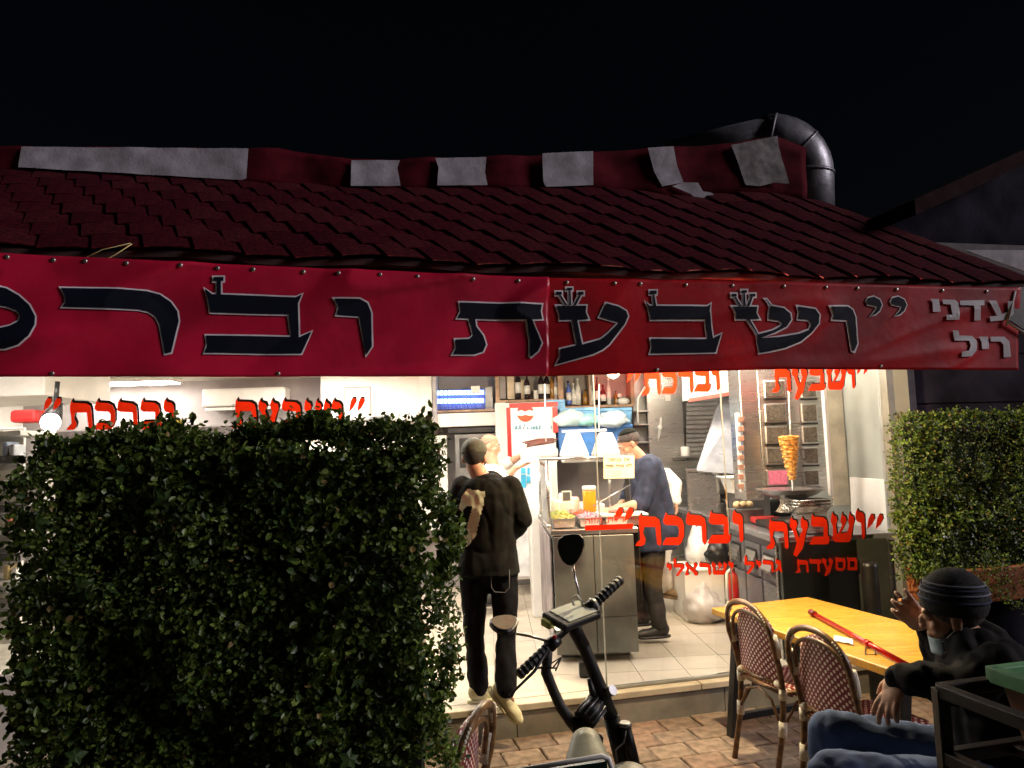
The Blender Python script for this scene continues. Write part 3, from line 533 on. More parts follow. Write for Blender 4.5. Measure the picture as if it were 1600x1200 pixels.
# ================================================================== BACK OF THE ROOM
def pxbox(name, x0, y0, x1, y1, Y, dep, m, parent=None, bev=.004):
    a, b = at(x0, (y0+y1)/2, Y), at(x1, (y0+y1)/2, Y); t, u = at((x0+x1)/2, y0, Y), at((x0+x1)/2, y1, Y)
    return box(name, ((a.x+b.x)/2, Y+dep/2, (t.z+u.z)/2), (b.x-a.x, dep, t.z-u.z), m, parent, bev)
def base(x, y, Y): return at(x, y, Y)
ac = thing('air_conditioner', 'white split air conditioner high on the grey back wall', 'air conditioner', at(380, 640, 9.2))
pxbox('casing', 315, 606, 445, 634, 9.12, .26, WHITEP, ac, .02); pxbox('air_flap', 320, 635.5, 440, 640, 9.14, .12, WHITEP, ac, .003); pxbox('vent_slot', 322, 634.3, 438, 635.2, 9.16, .1, BLACK, ac, 0)
cb = thing('wall_cabinet', 'big white cabinet panel with a grey framed notice on the back wall', 'cabinet', at(590, 668, 8.9))
pxbox('cabinet_body', 501, 580, 675, 660, 8.95, .4, WHITE, cb, .008); pxbox('cabinet_edge', 676, 580, 682, 668, 8.93, .42, M('edge_grey', (.4, .38, .4), .5), cb)
pxbox('shelf_lip', 495, 661, 678, 664, 8.85, .4, M('lip_grey', (.35, .32, .3), .5), cb)
fr = pxbox('notice_frame', 537, 604, 580, 658, 8.935, .012, M('frame_grey', (.3, .28, .26), .5), cb); pxbox('notice_sheet', 539.5, 606.5, 577.5, 655.5, 8.928, .006, WHITE, fr, 0)
o = pxbox('card_reader', 577, 650, 611, 659.5, 8.8, .08, DSTEEL); tag(o, 'small dark card machine lying on the cabinet lip', 'card reader')
wl = thing('wall_ledge', 'dark grey ledge running along the back wall behind the left hedge', 'ledge', at(350, 700, 8.9)); pxbox('ledge_face', 60, 668, 495, 690, 8.95, .35, M('ledge_grey', (.16, .14, .14), .5), wl); pxbox('ledge_lower', 60, 691, 700, 840, 9.0, .3, WALLW, wl)
for i, (x, w, m) in enumerate(((205, 10, WHITEP), (272, 9, M('yellow_pack', (.7, .5, .05), .5)), (410, 14, M('tan_pack', (.5, .38, .2), .6)), (500, 26, WHITEP))):
    tk = pxbox('food_container', x, 655, x+w, 667.6, 8.98, .1, m, None, .006); tag(tk, ['small white box on the grey ledge below the left red letters', 'yellow packet on the dark ledge under the air conditioner', 'tan packet on the ledge right of the yellow packet', 'white tub at the right end of the dark ledge'][i], 'container')
o = MB().lathe([(.001, 0), (.1, .02), (.13, .07), (.11, .11), (.05, .13), (.001, .13)], at(634, 684, 8.6), 20).build('orange_bowl', M('orange_plastic', (.85, .3, .03), .5)); tag(o, 'round orange tub peeping over the hedge top', 'tub')
# left: soffit, spotlight, display shelves
o = pxbox('white_soffit', -220, 560, 70, 622, 7.0, 1.2, WHITE, None, .01); tag(o, 'white boxed soffit at the upper left of the room', 'soffit')
sp_ = thing('spotlight', 'black spotlight glaring beside the left red quotation marks', 'lamp', at(86, 660, 6.6))
MB().tube([at(90, 596, 6.6), at(87, 632, 6.6)], .02).build('arm', BLACK, sp_); MB().lathe([(.03, .16), (.05, .1), (.085, 0)], at(80, 656, 6.55), 16, (.25, .3, .9)).build('lamp_shade', BLACK, sp_)
MB().ball(at(79, 660, 6.5), .075).build('bulb', M('bulb_glow', (1, 1, 1), .5, emit=(1, .9, .95), es=30), sp_)
o = pxbox('red_sign_box', 14, 640, 56, 660, 6.8, .2, RED, None, .03); tag(o, 'blurred red box at the far left under the white soffit', 'box')
sh = thing('display_shelves', 'white display shelves glimpsed left of the dark hedge', 'shelf', at(-20, 1000, 5.4))
pxbox('back_panel', -200, 672, 34, 1010, 5.75, .03, WHITE, sh)
for k, y in enumerate((676, 715, 755, 792, 832, 868, 912, 955)):
    pxbox('shelf_board', -200, y, 32, y+(13 if k % 2 else 8), 5.3, .44, DSTEEL if k % 2 else WHITEP, sh)
for k, (x, y0, y1, c) in enumerate(((2, 690, 714, (.5, .6, .8)), (13, 694, 714, (.7, .75, .8)), (6, 805, 831, (.6, .2, .12)), (18, 846, 867, (.7, .65, .5)), (4, 884, 911, (.75, .6, .3)), (16, 888, 911, (.8, .8, .75)))):
    o = pxbox('goods_tub', x, y0, x+9, y1, 5.34, .14, M('goods_%d' % k, c, .5), None, .012); tag(o, ['pale blue tub on the top display shelf', 'greyish tub on the top display shelf beside the pale blue one', 'rust red tub on the middle display shelf', 'cream tub on the display shelf below the red one', 'ochre tub low on the display shelves', 'white tub low on the display shelves by the hedge'][k], 'tub')
# bottle shelves, insect lamp
WOOD = M('shelf_wood', (.42, .27, .18), .6, 0, .2, 10, .1, 50)
bs = thing('bottle_shelf', 'wooden wall shelves for bottles under the banner at the back', 'shelf', at(860, 640, 9.2))
for q in ((683, 640, 782, 643.5), (778, 624, 871, 627.5), (880, 633, 991, 637)): pxbox('shelf_board', *q, 9.05, .33, WOOD, bs)
for q in ((774, 570, 780, 640), (872, 570, 880, 637), (985, 570, 991, 633), (920, 570, 923, 633)): pxbox('upright', *q, 9.06, .3, WOOD, bs)
zp = thing('insect_lamp', 'glowing blue insect killer lamp on the back shelf', 'lamp', at(722, 640, 9.1))
pxbox('casing', 683, 608, 768, 639.8, 9.15, .12, M('zapper_blue', (.08, .1, .35), .5), zp, .01); pxbox('side_cap', 758, 604, 770, 639.8, 9.1, .16, DSTEEL, zp)
for y in (614, 627): MB().tube([at(684, y, 9.1), at(756, y-1, 9.1)], .028, 10).build('glow_tube', M('blue_tube', (.6, .8, 1), .5, emit=(.35, .6, 1), es=5), zp)
for k in range(12): MB().tube([at(687+k*6, 607, 9.05), at(687+k*6, 639, 9.05)], .005, 5).build('guard_wire', M('guard_blue', (.15, .25, .6), .5), zp)
o = pxbox('white_carton', 736, 603, 750, 614, 9.0, .08, WHITEP); o2 = o; tag(o, 'small white card hung on the insect lamp', 'card')
BC = {'dark': M('dark_bottle_glass', (.02, .012, .015), .12, 0, .2), 'amber': M('amber_bottle_glass', (.25, .12, .02), .15), 'clear': M('clear_bottle', (.62, .62, .58), .15), 'blue': M('blue_tin', (.08, .15, .5), .4), 'white': WHITEP, 'cream': M('cream_carton', (.72, .62, .48), .6), 'grey': M('grey_tin', (.3, .28, .3), .4)}
def bottle(x, yb, hpx, kind, lab, r=.036, Y=9.16, label=True):
    p = at(x, yb, Y); h = hpx*Y/FPX; t = thing('bottle', lab, 'bottle', p, 0, 'bottles on the back shelves')
    MB().lathe([(r*.9, 0), (r, .01), (r, h*.58), (r*.75, h*.68), (r*.36, h*.76), (r*.34, h*.93)], (0, 0, 0), 14).build('bottle_glass', BC[kind], t, 0, False)
    MB().lathe([(r*.42, h*.92), (r*.42, h), (r*.3, h)], (0, 0, 0), 12).build('cap', BC['white' if kind == 'clear' else 'dark'], t, 0, False)
    if label: MB().lathe([(r*1.03, h*.18), (r*1.03, h*.5)], (0, 0, 0), 14).build('paper_label', WHITEP, t, 0, False)
for i, (x, h, kd, lb, r) in enumerate(((810, 52, 'dark', 1, .036), (824, 42, 'dark', 1, .036), (846, 46, 'dark', 1, .036), (855, 46, 'dark', 1, .036), (863, 40, 'amber', 0, .03), (869, 38, 'grey', 1, .03))):
    bottle(x, 623.6, h, kd, '%s bottle from the left on the middle back shelf, %s' % (ORD[i], 'dark glass with white label' if lb and kd == 'dark' else 'amber glass' if kd == 'amber' else 'grey with white label'), r, 9.16, lb)
for i, (x, w, h, m) in enumerate(((785, 10, 46, BC['grey']), (798, 12, 48, BC['cream']), (816, 9, 30, BC['cream']), (838, 8, 14, WHITEP))):
    o = pxbox('carton', x-w/2, 623.6-h, x+w/2, 623.6, 9.2, .08, m, None, .004); tag(o, ['grey scribbled carton at the left end of the middle back shelf', 'tall cream carton second on the middle back shelf', 'shorter tan carton between dark bottles on the middle shelf', 'small white box before the paired dark bottles'][i], 'carton')
for i, (x, h, kd, r) in enumerate(((889, 38, 'blue', .032), (897, 34, 'clear', .026), (904, 42, 'clear', .032), (915, 24, 'amber', .034), (924, 30, 'clear', .034), (934, 44, 'dark', .03), (943, 32, 'dark', .034), (952, 42, 'clear', .026), (963, 22, 'amber', .028))):
    bottle(x, 632.6, h, kd, '%s bottle from the left on the right back shelf, %s' % (ORD[i], {'blue': 'blue and slim', 'clear': 'clear glass', 'amber': 'short amber', 'dark': 'dark glass'}[kd]), r, 9.16, kd != 'amber')
o = MB().ball(at(974, 627, 9.1), (.075, .05, .045)).ball(at(968, 618, 9.1), .028).build('duck_ornament', WHITEP); tag(o, 'white duck shaped ornament at the right end of the bottle shelf', 'ornament')
hd = thing('white_range_hood', 'white hood panel under the insect lamp with a dark slot below', 'hood', at(730, 680, 8.9)); pxbox('hood_panel', 683, 645, 775, 666, 8.95, .3, WHITE, hd, .008); pxbox('dark_slot', 700, 668, 773, 676, 9.0, .2, BLACK, hd); pxbox('wall_oven', 712, 678, 777, 790, 8.98, .35, DSTEEL, hd); pxbox('oven_glass', 718, 684, 772, 730, 8.965, .012, BLACK, hd)
o = pxbox('white_column', 777, 629, 795, 860, 8.7, .5, WHITE, None, .006); tag(o, 'narrow white column left of the drinks fridge', 'column')
# drinks fridge
fg = thing('drinks_fridge', 'white drinks fridge with a red border and a round red and white emblem', 'fridge', at(833, 1000, 8.5))
fz0 = at(833, 900, 8.5).z
pxbox('cabinet', 795, 628, 872, 905, 8.5, .6, WHITE, fg, .02)
for q in ((795.5, 629, 871.5, 636), (795.5, 636.5, 801.5, 900), (864, 636.5, 871.5, 676), ): pxbox('red_border', *q, 8.48, .018, RED, fg, .003)
pxbox('door_panel', 802.5, 637, 863, 900, 8.485, .013, M('lit_fridge_door', (.85, .85, .85), .3, emit=(1, .97, .92), es=.12), fg, 0)
cx, cy, r_ = 821, 645.5, 13.5; tfF = lambda x, y: at(x, y, 8.47)
circ = lambda a0, a1, n=16: [(cx+r_*math.cos(math.radians(a0+(a1-a0)*k/n)), cy-r_*math.sin(math.radians(a0+(a1-a0)*k/n))) for k in range(n+1)]
em = flat('round_emblem', [circ(0, 352, 28)], WHITEP, fg, tfF); E2 = lambda x, y: at(x, y, 8.462)
flat('emblem_top', [circ(14, 166)+[(cx-6, cy-5), (cx-1, cy-2.5), (cx+6, cy-5)]], RED, fg, E2); flat('emblem_bottom', [circ(196, 344)+[(cx+5, cy+4), (cx, cy+2.5), (cx-6, cy+4.5)]], M('emblem_orange', (.8, .06, .01), .4), fg, E2)
SCR = M('emblem_script_blue', (.12, .3, .42), .5)
for k, (x, w, h, t) in enumerate(((804, 4, 6, .2), (809, 2.4, 7, .6), (813, 2.4, 7, -.5), (817, 2, 9, .3), (823, 3, 4, 0), (828, 2.5, 4, .3), (832, 4, 5, 0), (837, 3.4, 6, -.1), (841.5, 3.2, 7, .1), (860, 2.4, 6, 0))):
    flat('script_stroke', [[(x, 671), (x+w, 671), (x+w+t*6, 671-h), (x+t*6, 671-h)]], SCR, fg, E2)
for q in ((814, 731, 821, 740), (814, 742, 822, 762), (824, 731, 828, 742), (823, 744, 829, 755)):
    flat('blue_price_tag', [[(q[0], q[1]), (q[2], q[1]), (q[2], q[3]), (q[0], q[3])]], M('price_blue', (.05, .45, .75), .5), fg, E2)
# blue crates
def crate(q, Y, lab, m=BLUE, dep=.36):
    a, b, t, u = at(q[0], q[3], Y), at(q[2], q[3], Y), at(q[0], q[1], Y), at(q[2], q[1], Y)
    c = thing('blue_crate', lab, 'crate', ((a.x+b.x)/2, Y+dep/2, a.z), 0, 'blue plastic crates at the back'); w = b.x-a.x; h = t.z-a.z; e = .012
    MB().box((0, 0, .008), (w*.9, dep*.9, .016)).build('crate_floor', m, c, 0, False)
    for sx in (-1, 1):
        MB().hexa([(sx*w*.45-e/2, -dep*.45, .0), (sx*w*.45+e/2, -dep*.45, .0), (sx*w*.45+e/2, dep*.45, .0), (sx*w*.45-e/2, dep*.45, .0), (sx*w*.5-e/2, -dep*.5, h), (sx*w*.5+e/2, -dep*.5, h), (sx*w*.5+e/2, dep*.5, h), (sx*w*.5-e/2, dep*.5, h)]).build('crate_side', m, c, 0, False)
    for sy in (-1, 1):
        MB().hexa([(-w*.44, sy*dep*.45-e/2, .0), (w*.44, sy*dep*.45-e/2, .0), (w*.44, sy*dep*.45+e/2, .0), (-w*.44, sy*dep*.45+e/2, .0), (-w*.49, sy*dep*.5-e/2, h), (w*.49, sy*dep*.5-e/2, h), (w*.49, sy*dep*.5+e/2, h), (-w*.49, sy*dep*.5+e/2, h)]).build('crate_end', m, c, 0, False)
    MB().box((0, -dep*.5-.012, h-.02), (w*1.02, .014, .03)).build('crate_rim', m, c, .004, False)
LB = M('light_blue_plastic', (.16, .42, .72), .45)
crate((874, 668, 934, 716), 8.55, 'deep blue crate at the lower left of the crate stack'); crate((876, 638, 936, 667), 8.55, 'light blue crate holding bags above the deep blue one', LB)
crate((938, 664, 990, 715), 8.6, 'deep blue crate behind the cook in navy'); crate((938, 638, 988, 663), 8.6, 'upper right blue crate under the bottle shelf', LB); crate((855, 625, 884, 667), 8.75, 'narrow light blue crate beside the drinks fridge', LB)
for k, (x, y, r, c) in enumerate(((892, 650, .13, (.55, .75, .78)), (915, 652, .11, (.3, .65, .62)), (960, 650, .13, (.6, .72, .8)))):
    cc = at(x, y+5, 8.5); mb = MB().ball(cc, (r*1.35, r*.8, r*.62), seg=28, rings=18); mb.v = [tuple(cc+(V(p)-cc)*(1+.5*noise.noise(V(p)*7)+.35*abs(noise.noise(V(p)*17)))) for p in mb.v]
    o = mb.build('plastic_bag', M('bag_%d' % k, c, .35)); tag(o, ['pale blue plastic bag in the left light blue crate', 'green plastic bag in the left light blue crate', 'whitish plastic bag in the upper right crate'][k], 'bag')
# dark shelf rack and steel wall on the right of the crates
rk = thing('dark_rack', 'dark narrow rack with a white hose left of the steel wall panel', 'rack', at(1002, 760, 8.8)); pxbox('rack_back', 990, 580, 1016, 720, 9.1, .1, DSTEEL, rk)
for y in (641, 662, 690): pxbox('rack_shelf', 992, y, 1015, y+2.5, 8.85, .3, STEEL, rk)
MB().tube([at(1008, 604, 8.8), at(1003, 612, 8.8), at(997, 622, 8.8), at(996, 640, 8.8), at(997, 664, 8.8)], .012, 8).build('hose', WHITEP, rk)
sw = thing('steel_wall_panel', 'brushed steel wall panel with hooks behind the cook in navy', 'wall panel', at(1044, 900, 8.9)); pxbox('steel_sheet', 1016, 560, 1071, 880, 8.9, .05, STEEL, sw); pxbox('steel_sheet', 1072, 700, 1130, 880, 8.92, .05, STEEL, sw)
pxbox('wall_socket', 1040, 617, 1048, 627, 8.87, .03, WHITEP, sw)
ld = thing('hanging_ladle', 'white ladle hanging on the brushed steel wall panel', 'ladle', at(1030, 690, 8.85)); MB().tube([at(1033, 652, 8.85), at(1031, 672, 8.85), at(1028, 690, 8.85)], [.012, .018, .01], 8).build('handle', WHITEP, ld); MB().ball(at(1031, 668, 8.83), (.03, .02, .035)).build('bowl', WHITEP, ld)
rb = thing('ribbed_panel', 'grey ribbed panel beside the exhaust hood', 'panel', at(1092, 720, 8.85))
for k in range(14): pxbox('rib', 1073, 622+k*7, 1122, 627.4+k*7, 8.85, .03, M('rib_grey', (.3, .29, .29), .45, .3), rb, .003)
js = thing('small_wall_shelf', 'small wall shelf carrying a white jar', 'shelf', at(1072, 715, 8.7)); pxbox('shelf_board', 1056, 713, 1094, 715.5, 8.65, .2, DSTEEL, js); o = MB().lathe([(.045, 0), (.05, .01), (.05, .1), (.045, .11)], at(1071, 713, 8.75), 16).build('white_jar', WHITEP); tag(o, 'white jar on the small wall shelf', 'jar')
hp = thing('exhaust_hood', 'pale exhaust hood sheet sloping above the grill', 'hood', at(1130, 745, 7.7))
MB().prism([at(x, y, Y) for x, y, Y in ((1128, 618, 7.9), (1172, 612, 7.9), (1172, 742, 7.3), (1090, 736, 7.3))], (0, .03, .02)).build('hood_sheet', M('hood_white', (.34, .36, .42), .3, .2), hp)
MB().prism([at(x, y, 7.6) for x, y in ((1076, 575), (1168, 570), (1168, 610), (1078, 624))], (0, .3, 0)).build('hood_box', WHITE, hp); MB().prism([at(x, y, 7.58) for x, y in ((1078, 622), (1168, 608), (1168, 613), (1078, 628))], (0, .05, 0)).build('red_edge', M('pink_trim', (.6, .15, .12), .5), hp)
# ================================================================== GRILL COUNTER (right)
CT = 1.08; CX0, CX1, CY0, CY1 = 2.10, 2.90, 5.62, 8.7
GREY = M('counter_grey', (.20, .20, .225), .4, .35, .12, 5); DGR = M('counter_end_green', (.045, .052, .042), .35, .1, .15, 3)
gc = thing('grill_counter', 'long grey work counter with slanted drawer slots and a dark end panel', 'counter', (2.5, 7, FL))
box('body', (2.52, 7.15, .62), (.78, 3.04, .83), GREY, gc); box('worktop', (2.5, 7.15, CT-.025), (.86, 3.12, .05), M('worktop_steel', (.34, .34, .37), .3, .7, .1, 5), gc, .006); box('end_panel', (2.46, 5.585, .62), (.78, .05, .86), DGR, gc, .006)
for k, y in enumerate((5.72, 6.12, 6.52, 6.92)):
    box('drawer_front', (2.118, y+.18, .84), (.02, .36, .25), GREY, gc, .004)
    MB().prism([(2.104, y+.06, .76), (2.104, y+.3, .76), (2.104, y+.3, .92), (2.104, y+.06, .92)], (-.004, 0, 0)).build('drawer_slot', BLACK, gc)
    MB().hexa([(2.09, y+.07, .765), (2.1, y+.07, .765), (2.1, y+.29, .765), (2.09, y+.29, .765), (2.06, y+.07, .80), (2.098, y+.07, .90), (2.098, y+.29, .90), (2.06, y+.29, .80)]).build('scoop_lip', STEEL, gc)
    box('door_panel', (2.118, y+.18, .46), (.02, .36, .46), GREY if k else M('perforated_grey', (.26, .25, .26), .5, .3, .3, 90), gc, .004)
box('corner_leg', (2.08, 5.66, .62), (.03, .04, .84), STEEL, gc)
# shawarma machine
sm = thing('shawarma_grill', 'upright steel shawarma grill with two columns of burner panels', 'grill', at(1228, 775, 6.35))
YS = 6.35
pxbox('back_plate', 1188, 570, 1294, 770, YS, .04, STEEL, sm); pxbox('side_plate', 1160, 570, 1187, 782, YS-.05, .3, STEEL, sm); pxbox('edge_trim', 1291, 570, 1296, 775, YS-.25, .05, WHITEP, sm); pxbox('side_wing', 1297, 600, 1322, 790, YS, .03, M('beige_panel', (.5, .46, .36), .45), sm)
BUR = M('burner_mesh', (.09, .075, .06), .6, .3, .3, 60, .4, 200); BURP = M('burner_pink', (.5, .12, .22), .6, 0, .2, 60, .3, 200)
for j, (y0, y1) in enumerate(((594, 622), (630, 660), (665, 693), (698, 726), (733, 760))):
    for i, (x0, x1) in enumerate(((1194+j*1.2, 1228+j*1.2), (1251+j*1.4, 1277+j*1.2))):
        b = pxbox('burner_frame', x0, y0, x1, y1, YS-.035, .03, STEEL, sm, .006); pxbox('burner_mesh', x0+2.5, y0+2.5, x1-2.5, y1-2.5, YS-.042, .008, BURP if (j == 4 and i == 0) else BUR, b, .003)
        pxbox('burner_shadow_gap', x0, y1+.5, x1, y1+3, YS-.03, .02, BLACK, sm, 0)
pxbox('notched_rail', 1154, 645, 1159, 770, YS-.1, .04, WHITEP, sm)
for k in range(8): pxbox('rail_clip', 1155, 651+k*15, 1163, 659+k*15, YS-.16, .05, M('clip_brown', (.3, .16, .12), .5), sm)
MB().tube([at(1231, 575, 6.05), at(1239, 772, 6.05)], .008, 8).build('spit_rod', STEEL, sm)
MEAT = M('roast_meat', (.62, .28, .05), .5, 0, .35, 40, .5, 80)
mb = MB(); p0, p1 = at(1232, 681, 6.05), at(1238, 750, 6.05); n_ = 46
rings = []
for i in range(n_+1):
    t = i/n_; c = p0.lerp(p1, t); r = (.078-.052*t**1.1)*(1 if i not in (0, n_) else .5); lay = 1+.13*((i*7 % 5)/4-.5)+.05*math.sin(i*2.4)
    rings.append([c+V((math.cos(a)*r*lay*(1+.16*noise.noise(V((math.cos(a)*2, math.sin(a)*2, t*14)))), math.sin(a)*r*lay, .006*math.sin(a*3+i))) for a in [2*PI*k/22 for k in range(22)]])
mb.add([q for r in rings for q in r], [(i*22+k, i*22+(k+1) % 22, (i+1)*22+(k+1) % 22, (i+1)*22+k) for i in range(n_) for k in range(22)]+[tuple(range(22)), tuple(n_*22+k for k in range(22))], False)
o = mb.build('meat_cone', MEAT); tag(o, 'tapering cone of golden roast meat on the upright spit', 'meat')
bw = thing('drip_bowl', 'wide steel drip bowl under the meat cone on a foil wrapped foot', 'bowl', at(1236, 800, 6.0))
c = at(1235, 768, 6.0); MB().lathe([(.05, -.045), (.12, -.05), (.2, -.02), (.255, .02), (.262, .024), (.25, .022), (.19, -.01), (.1, -.03), (.001, -.032)], c, 40).build('dish', STEEL, bw)
MB().lathe([(.12, -.155), (.1, -.13), (.08, -.09), (.085, -.05)], c, 9, smooth=False).build('foot', M('foil', (.6, .57, .5), .25, .8, .2, 20, .6, 40), bw)
pl = at(1268, 836, 5.78); pl.z = CT
for k in range(11):
    o = MB().lathe([(.06, 0), (.075, .002), (.128, .014), (.13, .017), (.12, .014), (.07, .005), (.001, .005)], pl+V((random.uniform(-.004, .004), random.uniform(-.004, .004), .002+k*.0125)), 30).build('plate', WHITEP); tag(o, '%s plate from the bottom of the white plate stack on the counter' % ORD[k], 'plate', 'stacked white plates')
for k in range(3):
    t = thing('foil_tray', '%s crumpled foil tray from the bottom above the stacked plates' % ORD[k], 'tray', pl+V((.0, .02, .152+k*.022)), .1*k, 'foil trays'); MB().hexa([(-.1, -.07, 0), (.1, -.07, 0), (.1, .07, 0), (-.1, .07, 0), (-.135, -.1, .05), (.135, -.1, .05), (.135, .1, .05), (-.135, .1, .05)]).build('tray_body', MATS['foil'], t, 0, False); MB().tube([(-.137, -.102, .05), (.137, -.102, .053), (.137, .102, .05), (-.137, .102, .053), (-.137, -.102, .05)], .006, 6).build('tray_rim', MATS['foil'], t, 0, False)
# things on the worktop
tr = thing('black_griddle_tray', 'black tray with steel handle on the front of the counter', 'tray', (2.35, 6.15, CT)); box('tray', (2.38, 6.2, CT+.03), (.36, .5, .05), BLKMET, tr, .008); MB().tube([(2.2, 5.92, CT+.06), (2.17, 5.86, CT+.075), (2.36, 5.84, CT+.1), (2.5, 5.92, CT+.07)], .01, 8).build('handle', STEEL, tr)
o = box('red_tub', (2.3, 6.5, CT+.04), (.2, .16, .05), RED, None, .01); tag(o, 'small red tub on the counter behind the black tray', 'tub')
o = MB().tube([(2.2, 5.75, CT+.012), (2.28, 5.72, CT+.03), (2.42, 5.70, CT+.035)], .008, 8).build('steel_tongs', STEEL); tag(o, 'steel tongs lying near the counter corner', 'tongs')
gr = thing('charcoal_grill', 'blackened open grill box at the back of the counter', 'grill', (2.45, 7.7, CT))
box('back', (2.5, 8.25, CT+.22), (.8, .04, .44), STEEL, gr); box('left_cheek', (2.14, 7.75, CT+.2), (.03, 1.0, .4), STEEL, gr); box('hearth', (2.5, 7.7, CT+.07), (.7, 1.05, .14), BLKMET, gr, .006); box('top_plate', (2.5, 7.8, CT+.42), (.78, .96, .03), STEEL, gr)
for k in range(16): MB().tube([(2.2+k*.04, 7.2, CT+.155), (2.2+k*.04, 8.2, CT+.155)], .006, 6).build('grate_bar', DSTEEL, gr)
pn = thing('white_gastro_pan', 'deep white pan resting on the grill edge', 'pan', (2.35, 7.0, CT+.2)); MB().hexa([(2.18, 6.9, CT+.24), (2.52, 6.9, CT+.24), (2.52, 7.15, CT+.24), (2.18, 7.15, CT+.24), (2.14, 6.86, CT+.38), (2.56, 6.86, CT+.38), (2.56, 7.19, CT+.38), (2.14, 7.19, CT+.38)]).build('pan_body', WHITEP, pn, .006); box('pan_rim', (2.35, 7.02, CT+.385), (.47, .38, .012), WHITEP, pn); box('pan_stand', (2.35, 7.03, CT+.12), (.3, .25, .235), DSTEEL, pn)
POT = M('potato_skin', (.62, .46, .24), .6, 0, .2, 20)
for k in range(6):
    p = V((2.14+.055*(k % 3)+.02*(k//3), 6.72+.06*(k//3), CT+.155+.0*k)); o = MB().ball(p, (.036, .03, .028), seg=12, rings=8).build('roast_potato', POT); tag(o, '%s roast potato from the left in the %s row on the dark grill edge' % (ORD[k % 3], ('front', 'back')[k//3]), 'potato', 'roast potatoes on the grill edge')
o = box('potato_rack', (2.22, 6.74, CT+.06), (.26, .2, .12), DSTEEL, None, .006); tag(o, 'low dark stand under the roast potatoes', 'stand')
# white board leaning on the right wall
o = MB().hexa([(2.925, 5.68, FL), (2.945, 5.68, FL), (2.945, 6.3, FL), (2.925, 6.3, FL), (2.955, 5.68, 1.46), (2.975, 5.68, 1.46), (2.975, 6.3, 1.46), (2.955, 6.3, 1.46)]).build('leaning_board', WHITE, None, .004); tag(o, 'plain white board leaning on the wall at the glass end', 'board')
# bags, carton and extinguisher on the floor
def bag(c, r, lab, m, seed):
    mb = MB().ball(c, r, seg=40, rings=26); out = []
    for p in mb.v:
        q = V(p); k = (q-V(c)); d = noise.noise(k*5+V((seed, 0, 0)))*.34 + abs(noise.noise(k*11+V((0, seed, 0))))*.36 + (.35*max(0, k.z/r[2])**3); q = V(c)+k*(1+d-.12)*V((1-.35*max(0, k.z/r[2])**1.5,)*2+(1,)) if False else V(c)+V((k.x*(1-.45*max(0, k.z/r[2])**1.3), k.y*(1-.45*max(0, k.z/r[2])**1.3), k.z))*(1+d-.12); q.z = max(q.z, FL+.002); out.append(tuple(q))
    mb.v = out; return tag(mb.build('rubbish_bag', m), lab, 'bag')
WB = M('white_bag_film', (.72, .71, .7), .35, 0, .06, 8, .3, 30); GB = M('grey_bag_film', (.5, .47, .46), .4, 0, .1, 8, .3, 30)
p = at(1100, 925, 6.9); bag((p.x, 6.95, FL+.13), (.18, .16, .16), 'grey rubbish sack slumped on the tiled floor', GB, 3)
p = at(1098, 868, 7.2); bag((p.x, 7.35, FL+.58), (.13, .12, .16), 'white plastic bag standing on a carton below the counter', WB, 9)
p = at(1118, 868, 7.0); bag((p.x, 6.95, FL+.60), (.13, .1, .12), 'torn dark bag beside the white bag', BLACK, 5)
ctn = thing('white_carton_bin', 'white upright bin holding bags beside the counter', 'bin', (1.86, 7.15, FL)); box('bin_body', (1.88, 7.2, FL+.22), (.36, .5, .44), WHITEP, ctn, .01); box('bin_rim', (1.88, 7.2, FL+.45), (.39, .53, .02), WHITEP, ctn)
fe = thing('fire_extinguisher', 'red fire extinguisher with pale hose beside the counter', 'extinguisher', (2.0, 6.5, FL)); MB().lathe([(.038, 0), (.042, .01), (.042, .42), (.036, .47), (.018, .5), (.018, .53)], (2.0, 6.5, FL), 18).build('cylinder', RED, fe); MB().tube([(2.0, 6.5, FL+.53), (2.0, 6.45, FL+.56), (1.93, 6.44, FL+.5), (1.92, 6.44, FL+.3), (1.94, 6.44, FL+.22)], .012, 8).build('hose', WHITEP, fe); box('lever', (2.0, 6.48, FL+.56), (.03, .12, .02), BLACK, fe)
# ================================================================== SERVING COUNTER with glass case
KX0, KX1, KY0, KY1, KT = .44, 1.06, 5.82, 7.35, 1.17
kc = thing('serving_counter', 'steel serving counter with square front panels facing the street', 'counter', (.75, 6.5, FL))
box('body', ((KX0+KX1)/2, (KY0+KY1)/2+.02, .70), (KX1-KX0-.03, KY1-KY0-.04, .9), STEEL, kc); box('plinth', ((KX0+KX1)/2, (KY0+KY1)/2+.06, .225), (KX1-KX0-.1, KY1-KY0-.16, .045), DSTEEL, kc)
box('worktop', ((KX0+KX1)/2+.01, (KY0+KY1)/2, KT-.02), (KX1-KX0+.04, KY1-KY0+.03, .04), STEEL, kc, .005)
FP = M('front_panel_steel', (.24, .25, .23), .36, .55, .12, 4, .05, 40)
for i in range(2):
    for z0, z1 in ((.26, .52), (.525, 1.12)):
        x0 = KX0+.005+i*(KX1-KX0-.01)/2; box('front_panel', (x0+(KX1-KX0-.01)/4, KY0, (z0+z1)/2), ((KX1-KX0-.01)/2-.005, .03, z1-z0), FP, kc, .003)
box('side_panel', (KX0-.003, 6.55, .70), (.012, 1.3, .8), M('side_panel_dark', (.3, .26, .27), .4, .3, .3, 4), kc)
box('junction_box', (.62, 5.45, FL+.055), (.11, .06, .1), BLACK, None, .006); tag(bpy.data.objects['junction_box'], 'small black floor socket box standing before the serving counter', 'socket box')
gk = thing('glass_food_case', 'glass food case with steel posts on the serving counter', 'display case', (.78, 6.3, KT))
c0 = at(857, 800, KY0+.05).x
